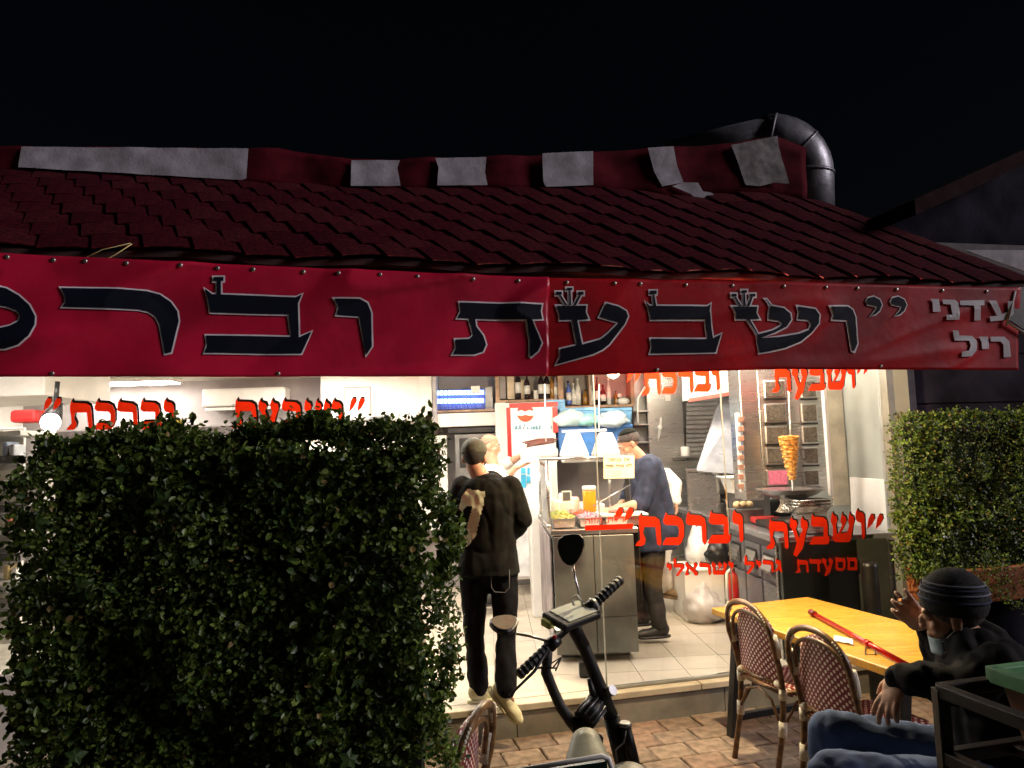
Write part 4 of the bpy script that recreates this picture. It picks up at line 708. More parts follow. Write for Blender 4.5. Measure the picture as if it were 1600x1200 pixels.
for x, y in ((c0, KY0+.05), (c0, KY0+.95), (KX1-.02, KY0+.95)):
    MB().tube([(x, y, KT), (x, y, KT+.52)], .013, 10).build('post', STEEL, gk); MB().lathe([(.022, 0), (.022, .03), (.014, .04)], (x, y, KT), 12).build('post_foot', STEEL, gk)
MB().tube([(c0-.06, KY0+.05, KT+.53), (KX1+.0, KY0+.05, KT+.53)], .011, 8).build('top_rail', STEEL, gk); MB().tube([(c0, KY0+.05, KT+.53), (c0, KY0+.97, KT+.53)], .011, 8).build('top_rail', STEEL, gk)
box('top_glass', ((c0+KX1)/2, KY0+.5, KT+.548), (KX1-c0+.06, .98, .008), GLASS, gk, 0); box('front_glass', ((c0+KX1)/2+.01, KY0+.052, KT+.27), (KX1-c0-.03, .006, .48), GLASS, gk, 0); box('side_glass', (c0, KY0+.5, KT+.27), (.006, .86, .48), GLASS, gk, 0)
FD = [('salad', (.45, .42, .1)), ('cabbage', (.6, .3, .4)), ('hummus', (.7, .58, .36)), ('pickles', (.3, .36, .06)), ('pepper', (.55, .08, .03)), ('onion', (.75, .68, .5))]
for k, (nm, c) in enumerate(FD):
    x = c0+.12+.2*(k % 3); y = KY0+.2+.3*(k//3)
    if x > KX1-.06: x = KX1-.1
    t = thing('salad_tray', 'steel tray of %s in the glass food case' % {'salad': 'yellow green salad', 'cabbage': 'pinkish cabbage', 'hummus': 'beige dip', 'pickles': 'green pickles', 'pepper': 'red peppers', 'onion': 'pale onion'}[nm], 'tray', (x, y, KT+.005))
    MB().hexa([(-.075, -.11, 0), (.075, -.11, 0), (.075, .11, 0), (-.075, .11, 0), (-.09, -.13, .07), (.09, -.13, .07), (.09, .13, .07), (-.09, .13, .07)]).build('tray', STEEL, t, .003, False)
    MB().grid(lambda u, v: ((u-.5)*.165, (v-.5)*.245, .072+.03*noise.noise(V((u*6+k, v*8, k)))+.02*math.sin(u*PI)*math.sin(v*PI)), 14, 16, False, (0, 0, -.03)).build('food', M('food_'+nm, c, .6, 0, .35, 60, .4, 120), t, 0, False)
oj = thing('oil_jar', 'tall jar of amber oil inside the glass food case', 'jar', at(921, 780, 6.35)); c = at(921, 780, 6.35); c.z = KT+.05
MB().lathe([(.05, 0), (.055, .01), (.055, .2), (.05, .21)], c, 20).build('oil', M('amber_oil', (.62, .3, .02), .15, 0, .1), oj); MB().lathe([(.057, .21), (.057, .24), (.04, .245)], c, 20).build('lid', WHITEP, oj); MB().lathe([(.06, -.05), (.06, 0)], c, 20).build('jar_base', STEEL, oj)
for k, (x, y0, y1, w, m) in enumerate(((880, 735, 780, 13, WHITEP), (897, 742, 780, 14, M('pink_tub', (.75, .5, .45), .5)), (872, 760, 795, 20, M('bone_tub', (.72, .66, .5), .5)))):
    c = at(x, y1, 6.4); c.z = KT+.002; h = (y1-y0)*6.4/FPX
    o = MB().lathe([(w*.0026, 0), (w*.003, .01), (w*.0031, h*.9), (w*.0025, h), (.001, h)], c, 18).build('sauce_tub', m); tag(o, ['white sauce tub in the glass case', 'pinkish sauce tub left of the oil jar', 'low bone coloured tub at the front of the case'][k], 'tub')
cdh = thing('card_stand', 'small white card stand in the glass case', 'card stand', at(887, 795, 6.0)); pxbox('card', 878, 767, 893, 785, 6.02, .01, WHITEP, cdh, .002); pxbox('card_face', 880, 769, 891, 782, 6.012, .005, DSTEEL, cdh, 0); pxbox('card_base', 876, 785, 897, 796, 6.0, .05, WHITEP, cdh, .004)
o = MB().tube([(KX1-.28, 5.95, KT+.16), (KX1+.05, 6.15, KT+.30)], .006, 6).build('long_spatula', STEEL); tag(o, 'long thin spatula leaning in the food case', 'spatula')
cbd = box('cutting_board', (KX1-.05, 6.05, KT+.085), (.36, .34, .02), WHITEP, None, .006); tag(cbd, 'white cutting board under the hands of the cook in navy', 'cutting board')
o = box('board_stand', (KX1-.08, 6.06, KT+.038), (.28, .28, .07), STEEL, None, .004); tag(o, 'steel riser under the white cutting board', 'riser')
mb = MB().ball((KX1-.06, 5.99, KT+.115), (.1, .05, .022)); o = mb.build('raw_meat', M('pink_meat', (.6, .3, .26), .45, 0, .2, 30)); tag(o, 'pale pink meat on the cutting board', 'meat')
# heat lamps above the counter back
hl = thing('heat_lamp_bar', 'white bar with two tapered white heat lamp shades over the counter', 'lamp', at(920, 715, 7.2))
pxbox('bar', 878, 671, 948, 675, 7.2, .03, WHITE, hl); MB().tube([at(936, 675, 7.22), at(936, 600, 7.22)], .007, 8).build('stem', WHITE, hl); MB().tube([at(853, 690, 7.22), at(851, 600, 7.22)], .006, 8).build('stem', WHITE, hl)
for x in (898, 949):
    q = [at(x-12, 676, 7.15), at(x+8, 676, 7.15), at(x+22, 713, 7.15), at(x-22, 713, 7.15)]; dpt = V((0, .1, 0))
    MB().hexa([q[3]-V((0, .08, 0)), q[2]-V((0, .08, 0)), q[2]+V((0, .2, 0)), q[3]+V((0, .2, 0)), q[0], q[1], q[1]+dpt, q[0]+dpt]).build('lamp_shade', WHITE, hl, .006)
tn = thing('skewer_tray', 'bundle of dark brown skewers lying on white trays by the fridge', 'tray', at(842, 712, 7.6)); pxbox('tray_box', 815, 702, 872, 722, 7.45, .3, WHITEP, tn, .006)
for k in range(9):
    a, b = at(818+random.uniform(-4, 8), 697-k*.8+random.uniform(-1, 2), 7.4+.02*k), at(868+random.uniform(-6, 4), 690-k*.5+random.uniform(-2, 2), 7.4+.02*k); MB().tube([a, a.lerp(b, .5)+V((0, 0, .005)), b], [.006, .014, .006], 7).build('skewer', M('skewer_brown', (.10, .025, .015), .5), tn)
o = box('prep_table', (.72, 7.62, .72), (.72, .46, 1.04), WHITE, None, .01); tag(o, 'white prep table behind the serving counter', 'table')
o = pxbox('white_dish_stack', 880, 716, 950, 722, 7.3, .2, WHITEP, None, .01); tag(o, 'pale shallow dishes behind the glass case top', 'dishes')
# ================================================================== HEDGES
def leafmesh(mb, c, d, n, L, Wd):
    """one rounded leaf from c along d with normal n"""
    s = d.cross(n); 
    if s.length < 1e-4: s = d.orthogonal()
    s.normalize(); n = s.cross(d)
    mb.v += [tuple(c), tuple(c+d*L*.35+s*Wd*.5+n*L*.06), tuple(c+d*L*.75+s*Wd*.42+n*L*.03), tuple(c+d*L-n*L*.08), tuple(c+d*L*.75-s*Wd*.42+n*L*.03), tuple(c+d*L*.35-s*Wd*.5+n*L*.06)]
    o = len(mb.v)-6; mb.f += [(o, o+1, o+2, o+3), (o, o+3, o+4, o+5)]; mb.sm += [False]*2; mb.mi += [(3 if random.random() < .025 else random.choice((0, 0, 1, 2)))]*2
def rv(): 
    while True:
        p = V((random.uniform(-1, 1), random.uniform(-1, 1), random.uniform(-1, 1)))
        if .05 < p.length < 1: return p.normalized()
def ivy_mesh():
    pts = []
    for k in range(10):
        a = PI/2+2*PI*k/10; r = (1, .42, .8, .4, .6, .25, .6, .4, .8, .42)[k]; pts.append((r*math.cos(a)*.8, r*math.sin(a)*.9, .12*(k % 2)-.05))
    mb = MB(); mb.add([(0, 0, .1)]+pts, [(0, 1+k, 1+(k+1) % 10) for k in range(10)]); return mb
def hedge(label, org, ux, w, h, dep, z0, n, mats, ivn, ivm, seed, faces, edge=.03):
    random.seed(seed); uy = V((-ux.y, ux.x, 0)); r = thing('artificial_hedge', label, 'hedge', org); uz = V((0, 0, 1))
    P = lambda x, y, z: org+ux*x+uy*y+uz*z
    core = MB().hexa([P(-w/2+.05, .05, z0), P(w/2-.05, .05, z0), P(w/2-.05, dep-.05, z0), P(-w/2+.05, dep-.05, z0), P(-w/2+.05, .05, h-.012), P(w/2-.05, .05, h-.012), P(w/2-.05, dep-.05, h-.012), P(-w/2+.05, dep-.05, h-.012)]); core.build('backing_mat', M('hedge_backing', (.012, .02, .008), .9), r)
    mb = MB(); spots = []; LS = 1.0
    for nm, a, frac in faces:
        for _ in range(int(n*frac)):
            u, v = random.random(), random.random(); j = random.gauss(0, .014)
            if nm == 'front': c = P((u-.5)*w, j, z0+(h-z0)*v); nr = -uy
            elif nm == 'back': c = P((u-.5)*w, dep+j, z0+(h-z0)*v); nr = uy
            elif nm == 'left': c = P(-w/2+j+edge*noise.noise(V((v*9, u*3, seed))), u*dep, z0+(h-z0)*v); nr = -ux
            elif nm == 'right': c = P(w/2+j*.6+edge*.5*noise.noise(V((v*9, u*3, seed))), u*dep, z0+(h-z0)*v); nr = ux
            elif nm == 'top': c = P((u-.5)*w, v*dep, h+j+edge*1.2*noise.noise(V((u*11, v*3, seed)))); nr = uz
            else: c = P((u-.5)*w, j, z0+.06-random.random()*(.05+.30*min(1, max(0, u-.18)*3))); nr = -uy
            c = c+nr*(.06*noise.noise(c*4.5)+.03*noise.noise(c*13)); LS = .9+.5*noise.noise(c*3.1)
            ax = (nr+rv()*.75+uz*.25).normalized(); tl = random.uniform(.03, .055)
            for q in range(5):
                t = q/4; d = (ax*.45+rv()).normalized(); leafmesh(mb, c+ax*tl*t, d, (nr+rv()*.6).normalized(), random.uniform(.014, .029)*LS, random.uniform(.011, .019)*LS)
            if nm == 'front' and len(spots) < ivn*3 and random.random() < .2: spots.append(c+nr*.045)
    # loose sprigs standing out of the outline
    for _ in range(int(w*26)):
        u = random.random(); side = random.random()
        c = P((u-.5)*w, dep*random.random(), h+.02) if side < .75 else P((w/2)*(1 if side < .82 else -1), dep*random.random(), z0+(h-z0)*random.random())
        ax = ((uz if side < .75 else ux*(1 if side < .82 else -1))+rv()*.6).normalized(); tl = random.uniform(.04, .1)
        for q in range(9):
            d = (ax*.5+rv()).normalized(); leafmesh(mb, c+ax*tl*q/8, d, rv(), random.uniform(.022, .036), random.uniform(.016, .024))
    f = mb.build('foliage', mats, r, fix=False); f['kind'] = 'stuff'
    im = None
    random.shuffle(spots)
    extra = [P((random.random()-.5)*w, dep*random.random(), h+.05) for _ in range(ivn//3)]
    for c in spots[:ivn]+extra:
        if im is None: o = ivy_mesh().build('ivy_leaf', ivm, r, 0, False); im = o.data
        else: o = bpy.data.objects.new('ivy_leaf', im); COL.objects.link(o); o.parent = r
        o.matrix_parent_inverse = Wm(r).inverted(); q = ((-uy)+rv()*.7+uz*.3).normalized().to_track_quat('Z', 'Y'); sc = random.uniform(.03, .058)
        o.matrix_basis = Matrix.Translation(c) @ q.to_matrix().to_4x4() @ Matrix.Rotation(random.uniform(0, 6.28), 4, 'Z') @ Matrix.Scale(sc, 4)
    return r, P
LF = [M('hedge_leaf_mid', (.125, .205, .03), .45, 0, .35, 22, transl=.25), M('hedge_leaf_dark', (.04, .085, .018), .45, 0, .3, 22, transl=.2), M('hedge_leaf_light', (.19, .26, .05), .45, 0, .3, 22, transl=.25)]
LF.append(M('hedge_leaf_dry', (.24, .17, .05), .6, 0, .3, 22, transl=.2))
IV = M('ivy_leaf', (.06, .11, .03), .35, 0, .35, 40, transl=.15)
hx0, hx1 = at(44, 900, 2.3), at(676, 900, 2.3)
cxl = (hx0.x+hx1.x)/2
hL, PL_ = hedge('tall dark leafy artificial hedge filling the lower left', V((cxl, 2.3, 0)), V((1, 0, 0)), hx1.x-hx0.x, 1.80, .2, .25, 11500, LF, 60, IV, 11, (('front', 0, .62), ('right', 0, .10), ('left', 0, .08), ('top', 0, .2), ('back', 0, .06)))
box('planter_box', (cxl, 2.42, .13), (hx1.x-hx0.x-.06, .28, .26), M('terracotta', (.36, .12, .04), .7, 0, .15, 8, .1, 60), hL, .01)
hr0 = fac(2.46, .33, 0)
hR, PR_ = hedge('bright leafy artificial hedge at the right beside the glass end', hr0+FU*.75, FU, 1.52, 1.87, .2,   .80, 6000, LF, 26, IV, 5, (('front', 0, .74), ('left', 0, .08), ('top', 0, .1), ('skirt', 0, .2)))
q = [PR_(-.60, -.02, .62), PR_(.76, -.02, .62), PR_(.76, .26, .62), PR_(-.66, .26, .62), PR_(-.66, -.06, .86), PR_(.8, -.06, .86), PR_(.8, .3, .86), PR_(-.66, .3, .86)]
MB().hexa(q).build('planter_box', MATS['terracotta'], hR, .012); 
for x in (-.6, .7): MB().hexa([PR_(x-.03, 0, 0), PR_(x+.03, 0, 0), PR_(x+.03, .2, 0), PR_(x-.03, .2, 0), PR_(x-.03, 0, .62), PR_(x+.03, 0, .62), PR_(x+.03, .2, .62), PR_(x-.03, .2, .62)]).build('planter_leg', BLKMET, hR)
o = MB().lathe([(.05, 0), (.055, .02), (.055, .9), (.05, .93), (.001, .93)], fac(2.14, .2, 0), 16).build('dark_bollard', BLKMET); tag(o, 'dark round post between the glass end and the orange planter', 'post')
# ================================================================== TABLE
random.seed(3)
TW = M('varnished_wood', (.62, .34, .05), .28, 0, .14, 6, .05, 30, aniso=False)
_n = TW.node_tree.nodes; _mp = _n.new('ShaderNodeMapping'); _mp.inputs['Scale'].default_value = (1, 9, 1); _mp.inputs['Rotation'].default_value = (0, 0, 1.32)
_t = [x for x in _n if x.type == 'TEX_COORD'][0]; _z = [x for x in _n if x.type == 'TEX_NOISE'][0]; TW.node_tree.links.new(_t.outputs['Object'], _mp.inputs[0]); TW.node_tree.links.new(_mp.outputs[0], _z.inputs[0])
tA = V((1.358, 4.90, 0)); tu = V((.955, .297, 0)).normalized(); tv = V((.262, -.965, 0)).normalized(); tl, tw = 1.55, .74
tb = thing('wooden_table', 'bright yellow varnished wooden table with slanted black legs', 'table', tA+tu*tw/2+tv*tl/2)
TP = lambda a, b, z: tA+tu*a+tv*b+V((0, 0, z))
MB().hexa([TP(0, 0, .705), TP(tw, 0, .705), TP(tw, tl, .705), TP(0, tl, .705), TP(0, 0, .745), TP(tw, 0, .745), TP(tw, tl, .745), TP(0, tl, .745)]).build('table_top', TW, tb, .006)
for b in (.12, tl-.12):
    for a, a2 in ((.12, .03), (tw-.12, tw-.03)):
        MB().hexa([TP(a2-.03, b-.03, 0), TP(a2+.03, b-.03, 0), TP(a2+.03, b+.03, 0), TP(a2-.03, b+.03, 0), TP(a-.03, b-.03, .704), TP(a+.03, b-.03, .704), TP(a+.03, b+.03, .704), TP(a-.03, b+.03, .704)]).build('leg', BLKMET, tb, .004)
    MB().hexa([TP(.06, b-.02, .09), TP(tw-.06, b-.02, .09), TP(tw-.06, b+.02, .09), TP(.06, b+.02, .09), TP(.06, b-.02, .13), TP(tw-.06, b-.02, .13), TP(tw-.06, b+.02, .13), TP(.06, b+.02, .13)]).build('stretcher', BLKMET, tb, .003)
RC = M('red_metal', (.5, .015, .012), .22, .55, .1, 10)
ca, cb_ = atz(1268, 957, .765), atz(1392, 1025, .765)
cn = thing('red_walking_stick', 'shiny red metal walking stick lying across the wooden table', 'walking stick', ca)
cd_ = (cb_-ca).normalized(); cb2 = cb_+cd_*.18
MB().tube([ca, cb2], .0125, 12).build('shaft', RC, cn); MB().tube([ca-cd_*.012, ca+cd_*.05], .018, 12).build('rubber_tip', M('tip_dark_red', (.12, .01, .01), .5), cn); MB().tube([ca.lerp(cb2, .62), ca.lerp(cb2, .66)], .017, 12).build('collar', RC, cn)
MB().tube([ca.lerp(cb2, .64)+V((0, 0, -.01)), atz(1352, 1013, .75), atz(1352, 1022, .75), atz(1368, 1023, .75), ca.lerp(cb2, .7)], .003, 6).build('wrist_cord', BLACK, cn)
o = MB().grid(lambda u, v: atz(1303+u*30, 993+v*8+u*6, .752)+V((0, 0, .012*abs(noise.noise(V((u*6, v*5, 2)))))), 14, 8, False, (0, 0, -.002)).build('crumpled_wrapper', WHITEP); tag(o, 'crumpled white wrapper on the table by the second chair back', 'wrapper')
# ================================================================== BISTRO CHAIRS
WOV = woven('woven_burgundy'); CANE = M('brown_cane', (.17, .085, .03), .38, 0, .3, 25, .1, 60); WRAP = M('white_binding', (.68, .62, .5), .6, 0, .12, 80, .5, 260)
def chair(label, loc, rz, group='bistro chairs'):
    t = thing('bistro_chair', label, 'chair', loc, rz, group); b = lambda m, n, mt: m.build(n, mt, t, 0, False)
    arch = []
    for k in range(21):
        a = PI*k/20; x = -.205*math.cos(a); z = .70+.20*math.sin(a)**.75; y = -.235-.03*(z-.45)/.4-.02*math.sin(a); arch.append(V((x, y, z)))
    L = [V((-.19, -.275, 0)), V((-.19, -.22, .25)), V((-.192, -.2, .46)), V((-.2, -.225, .6))]; Rr = [V((-p.x, p.y, p.z)) for p in L]
    b(MB().tube(L+arch+list(reversed(Rr)), .0155, 10), 'back_frame', CANE)
    inner = [V((p.x*.88, p.y+.006, .70+(p.z-.70)*.84)) for p in arch]
    b(MB().tube([p+V((0, .012, -.02)) for p in inner], .010, 8), 'inner_arch', CANE)
    def bk(u, v):
        a = PI*u; x = -.178*math.cos(a); zt = .70+.165*math.sin(a)**.7 if 0 < u < 1 else .70; x = -.178+.356*u; q = 1-(2*u-1)**2; zt = .70+.165*max(0, q)**.42; z = .50+(zt-.50)*v; return (x, -.205-.04*(z-.45)-.025*math.sin(PI*u), z)
    b(MB().grid(bk, 20, 14, True, (0, .008, 0)), 'woven_back', WOV)
    b(MB().tube([(-.185, -.205, .5), (0, -.23, .495), (.185, -.205, .5)], .012, 8), 'back_rail', CANE)
    def seat(u, v):
        x = (u-.5)*.41; y = -.19+.40*v; e = max(0, (abs(u-.5)-.40)/.1)**2+max(0, (v-.88)/.12)**2; return (x*(1-.06*(1-v)), y, .475-.02*min(1, e)-.012*math.sin(PI*u)*math.sin(PI*v))
    b(MB().grid(seat, 18, 18, True, (0, 0, -.026)), 'woven_seat', WOV)
    sr = [V((-.19, -.2, .45)), V((-.2, .0, .45)), V((-.195, .17, .45)), V((-.14, .215, .45)), V((.14, .215, .45)), V((.195, .17, .45)), V((.2, 0, .45)), V((.19, -.2, .45)), V((-.19, -.2, .45))]
    b(MB().tube(sr, .013, 8), 'seat_ring', CANE)
    for sx in (-1, 1): b(MB().tube([(sx*.2, .21, 0), (sx*.19, .19, .25), (sx*.18, .175, .445)], .0155, 10), 'front_leg', CANE)
    for sx in (-1, 1):
        b(MB().tube([(sx*.192, -.22, .27), (sx*.195, -.12, .40), (sx*.197, -.02, .438), (sx*.195, .1, .40), (sx*.19, .19, .27)], .008, 8), 'side_brace', CANE)
    for y in (-.22, .192): b(MB().tube([(-.19, y, .27), (-.11, y, .40), (0, y, .437), (.11, y, .40), (.19, y, .27)], .008, 8), 'cross_brace', CANE)
    for sx in (-1, 1):
        for q in (([(-.19*sx, -.219, .235), (-.191*sx, -.213, .31)], .0215), ([(-.191*sx, -.203, .42), (-.192*sx, -.202, .475)], .022), ([(-.193*sx, -.206, .485), (-.15*sx, -.212, .5)], .018), ([(-.2*sx, -.228, .64), (-.2045*sx, -.24, .71), (-.2*sx, -.249, .755)], .0215), ([(.19*sx, .19, .235), (.188*sx, .189, .3)], .0215), ([(.182*sx, .178, .41), (.18*sx, .175, .46)], .022)):
            b(MB().tube(*q, 10), 'white_binding', WRAP)
        a0 = 3 if sx < 0 else 15
        for k in range(6): p = arch[min(20, a0+k//2)].lerp(arch[min(20, a0+k//2+1)], (k % 2)*.5); b(MB().tube([p+V((0, .004, -.03)), p+V((0, -.006, .0)), p+V((0, -.014, .017))], .0045, 6), 'binding_strand', WRAP)
    return t
cr = math.atan2(-tu.x, tu.y)
chair('left woven bistro chair tucked under the yellow table, nearest the step', (1.64, 4.36, 0), cr-.03)
chair('middle woven bistro chair tucked under the yellow table, before the seated man', (1.735, 3.70, 0), cr+.0)
chair('woven bistro chair under the seated man', (1.80, 2.75, 0), math.pi/2+.12)
chair('woven bistro chair seen edge on at the foot of the dark hedge', (-.335, 2.80, 0), 1.27)
o = MB().grid(lambda u, v: V((-.30+.17*u+.05*v, 2.62+.12*v, .72-.2*v*v-.06*u+.015*noise.noise(V((u*5, v*5, 0))))), 14, 14, True, (0, 0, .003)).build('white_cloth', WHITEP); tag(o, 'white cloth hanging at the hedge foot beside the edge on chair', 'cloth')
# ================================================================== PLANTER STAND (near right)
ps = thing('planter_stand', 'black steel planter stand in the lower right corner', 'stand', (1.3, 1.8, 0)); s0 = V((1.145, 2.02, 0)); SP = lambda a, b, z: s0+FU*a+FN*b+V((0, 0, z))
def bar(p, q, n='rail', r=.017): MB().tube([p, q], r*1.35, 4, smooth=False).build(n, BLKMET, ps, .003)
for a in (0, 1.0):
    for b_ in (0, .36): bar(SP(a, b_, 0), SP(a, b_, 1.12), 'post')
for z in (1.115, .95, .3):
    for b_ in (0, .36): bar(SP(.0, b_, z), SP(1.0, b_, z))
    for a in (0, 1.0): bar(SP(a, 0, z), SP(a, .36, z))
for a in (.2, .4, .6, .8): bar(SP(a, .0, .95), SP(a, .36, .95), 'slat', .012)
pb = thing('flower_trough', 'brown plastic trough with a green rim on the black stand', 'planter', SP(.55, .18, .97)); GRN = M('green_plastic', (.16, .42, .2), .45, 0, .1, 8)
MB().hexa([SP(.19, .06, .97), SP(.9, .06, .97), SP(.9, .32, .97), SP(.19, .32, .97), SP(.16, .03, 1.13), SP(.93, .03, 1.13), SP(.93, .345, 1.13), SP(.16, .345, 1.13)]).build('trough', M('brown_plastic', (.17, .07, .04), .5), pb, .006)
for a, b_ in (((.14, .02), (.95, .02)), ((.14, .355), (.95, .355)), ((.15, .02), (.15, .355)), ((.94, .02), (.94, .355))): 
    p, q = SP(*a, 1.145), SP(*b_, 1.145); d = (q-p).normalized(); w = V((-d.y, d.x, 0))*.016; u = V((0, 0, .02)); MB().hexa([p-w-u, q-w-u, q+w-u, p+w-u, p-w+u, q-w+u, q+w+u, p+w+u]).build('green_rim', GRN, pb, .004)
box('soil', tuple(SP(.545, .187, 1.10)), (.7, .26, .02), M('soil', (.03, .02, .015), .95, 0, .3, 40, .6, 90), pb, 0, PHI)
for k in range(7):
    c = SP(.3+.09*k, .12+.12*random.random(), 1.11); t = thing('trough_plant', '%s sprig from the left growing in the green rimmed trough' % ORD[k], 'plant', c, 0, 'sprigs in the trough'); tip = c+V((random.uniform(-.05, .05), random.uniform(-.05, .05), random.uniform(.1, .26)))
    MB().tube([c, c.lerp(tip, .5)+V((.01, 0, 0)), tip], .003, 6).build('stem', M('sprig_green', (.1, .16, .04), .6), t); mb = MB()
    for q in range(26): 
        p = c.lerp(tip, .2+.8*random.random()); leafmesh(mb, p, rv(), rv(), .035, .02)
    for i_ in range(len(mb.mi)): mb.mi[i_] = 0
    mb.build('leaves', LF[2], t, fix=False)['kind'] = 'stuff'
# ================================================================== MENU BOARD (bottom edge)
mbp = [atd(x, y, d) for x, y, d in ((786, 1203, 2.22), (954, 1181, 2.2))]
mo = thing('green_board', 'dark green board with a white edge standing at the bottom of the view', 'board', (mbp[0].x, mbp[0].y, 0)); dn = V((0, .0, 0))
MB().hexa([V((mbp[0].x, mbp[0].y-.2, 0)), V((mbp[1].x, mbp[1].y-.2, 0)), V((mbp[1].x, mbp[1].y-.18, 0)), V((mbp[0].x, mbp[0].y-.18, 0)), mbp[0]+V((0, -.008, -.012)), mbp[1]+V((-.012, -.008, -.012)), mbp[1]+V((-.012, .012, -.012)), mbp[0]+V((0, .012, -.012))]).build('board_face', M('dark_green_paint', (.006, .035, .03), .35), mo)
MB().tube([mbp[0]+V((-.1, 0, -.02)), mbp[1]+V((-.025, 0, 0)), mbp[1]+V((-.006, 0, -.008)), mbp[1]+V((0, -.005, -.03)), V((mbp[1].x, mbp[1].y-.19, .02))], .008, 8).build('white_edge', WHITEP, mo)
# ================================================================== ELECTRIC SCOOTER
sc = thing('electric_scooter', 'black electric scooter with handlebar mirrors and display leaning before the step', 'scooter', (.62, 2.9, 0))
RUB = M('grip_rubber', (.012, .012, .012), .55, 0, .2, 60, .3, 150); gl_, gr_ = atd(810, 1055, 2.86), atd(970, 905, 3.14); hd_ = (gr_-gl_).normalized(); hm = gl_.lerp(gr_, .5); HB = lambda t: gl_.lerp(gr_, t)
MB().tube([HB(.02), HB(.98)], .0125, 10).build('handlebar', BLKMET, sc)
for a, b_ in ((0, .27), (.74, 1)):
    g_ = MB().tube([HB(a), HB(b_)], .0185, 12).build('grip', RUB, sc)
    for k in range(7): q = a+.02+(b_-a-.04)*k/6; MB().tube([HB(q)-hd_*.005, HB(q)+hd_*.005], .0208, 12).build('grip_ring', RUB, g_)
MB().tube([HB(.66), HB(.735)], .027, 12).build('throttle', BLKMET, sc); MB().tube([HB(.705), HB(.725)], .0285, 12).build('throttle_band', M('band_grey', (.35, .34, .32), .4), sc); MB().tube([HB(.28), HB(.36)], .026, 12).build('switch_block', BLACK, sc)
MB().ball(HB(.33)+UP*.022-FW*.014, .009).build('red_button', RED, sc)
# display tilted to the rider
dn_ = (-FW*.16+UP*.95).normalized(); dx_ = (hd_-dn_*hd_.dot(dn_)).normalized(); dy_ = dn_.cross(dx_); Rm = Matrix((dx_, dy_, dn_)).transposed()
dc = atd(893, 962, 3.0)
MB().box(dc, (.19, .14, .03), Rm).build('display_case', BLACK, sc, .008); MB().box(dc+dn_*.0165+dx_*.012, (.15, .115, .003), Rm).build('display_screen', M('screen_pale', (.62, .66, .58), .08), sc, .002)
MB().box(atd(860, 972, 2.97), (.06, .05, .03), Rm).build('phone_clip', M('clip_yellow', (.5, .52, .12), .4), sc, .006); MB().ball(atd(872, 981, 2.95), (.014, .01, .01)).build('key_light', M('tiny_glow', (1, 1, .8), .5, emit=(1, .95, .7), es=2), sc)
MB().tube([atd(908, 938, 3.02), atd(900, 930, 3.02), atd(893, 936, 3.02), atd(897, 946, 3.02)], .005, 8).build('cable_loop', M('cable_grey', (.5, .5, .46), .5), sc)
# mirrors
def mirror(foot, bend, head, cpx, d, face, glassm):
    MB().tube([foot, bend, head], .0055, 8).build('mirror_arm', STEEL, sc); c = atd(*cpx, d); n = face.normalized(); x = UP.cross(n).normalized(); y = n.cross(x); mr = Matrix((x, y, n)).transposed(); mb = MB()
    pr = [(-.030, -.052), (-.012, -.064), (.008, -.066), (.026, -.052), (.044, -.018), (.054, .020), (.050, .046), (.034, .060), (.006, .062), (-.028, .054), (-.050, .034), (-.054, .006), (-.046, -.024)]; 
    mb.prism([c+x*a*1.05+y*b for a, b in pr], -n*.018); o = mb.build('mirror_shell', BLACK, sc, .006); mb = MB(); mb.prism([c+x*a*.9+y*b*.86+n*.002 for a, b in pr], n*.002); mb.build('mirror_glass', glassm, o)
mirror(HB(.62)+UP*.01, atd(899, 905, 3.1), atd(895, 882, 3.12), (891, 858), 3.13, V((-.35, -.9, .1)), BLACK)
mirror(HB(.3)+UP*.01, atd(828, 994, 2.95), atd(806, 990, 2.94), (788, 973), 2.93, V((.05, -.28, .95)), M('mirror_silver', (.7, .68, .62), .1, .9))
MB().tube([HB(.27)-FW*.02, HB(.14)-UP*.03-FW*.03, HB(-.08)-UP*.028-FW*.04], [.006, .006, .004], 8).build('brake_lever', BLACK, sc)
# stem, cable sleeve, frame
st = [atd(899, 985, 3.02), atd(912, 1010, 3.02), atd(938, 1075, 3.02), atd(955, 1120, 3.02), atd(972, 1190, 3.02), atd(985, 1250, 3.0)]
MB().tube([HB(.52), st[0], st[1]], .028, 12).build('stem_clamp', BLKMET, sc); MB().tube(st[:4], [.027, .025, .027, .03], 12).build('stem', BLKMET, sc); MB().tube(st[3:]+[V((.60, 3.05, .2))], [.033, .031, .032, .034], 12).build('lower_stem', BLKMET, sc)
MB().tube([atd(950, 1082, 3.0), atd(958, 1078, 2.98)], .02, 10).build('hinge_latch', DSTEEL, sc); MB().tube([atd(920, 1060, 2.99), atd(926, 1082, 2.99), atd(932, 1100, 2.99)], [.008, .014, .01], 8).build('latch_lever', BLKMET, sc)
sl_ = [atd(x, y, d) for x, y, d in ((857, 1002, 2.98), (855, 1030, 2.97), (853, 1050, 2.96), (866, 1082, 2.96), (876, 1104, 2.95), (893, 1128, 2.95), (912, 1148, 2.95), (935, 1160, 2.97))]
MB().tube(sl_, [.018, .02, .021, .02, .021, .023, .026, .03], 10).build('cable_sleeve', RUB, sc)
for k in range(3): MB().tube([atd(862+k*3, 1036+k*6, 2.94), atd(875+k, 1028, 2.92), atd(870, 1044, 2.9), atd(845-k*4, 1042+k, 2.9)], .003, 6).build('brake_cable', BLACK, sc)
hn0, hn1 = atd(912, 1126, 2.94), atd(926, 1108, 2.98); hdn = (hn1-hn0).normalized(); MB().tube([hn0, hn1+hdn*.03], .042, 20).build('ribbed_horn', BLACK, sc)
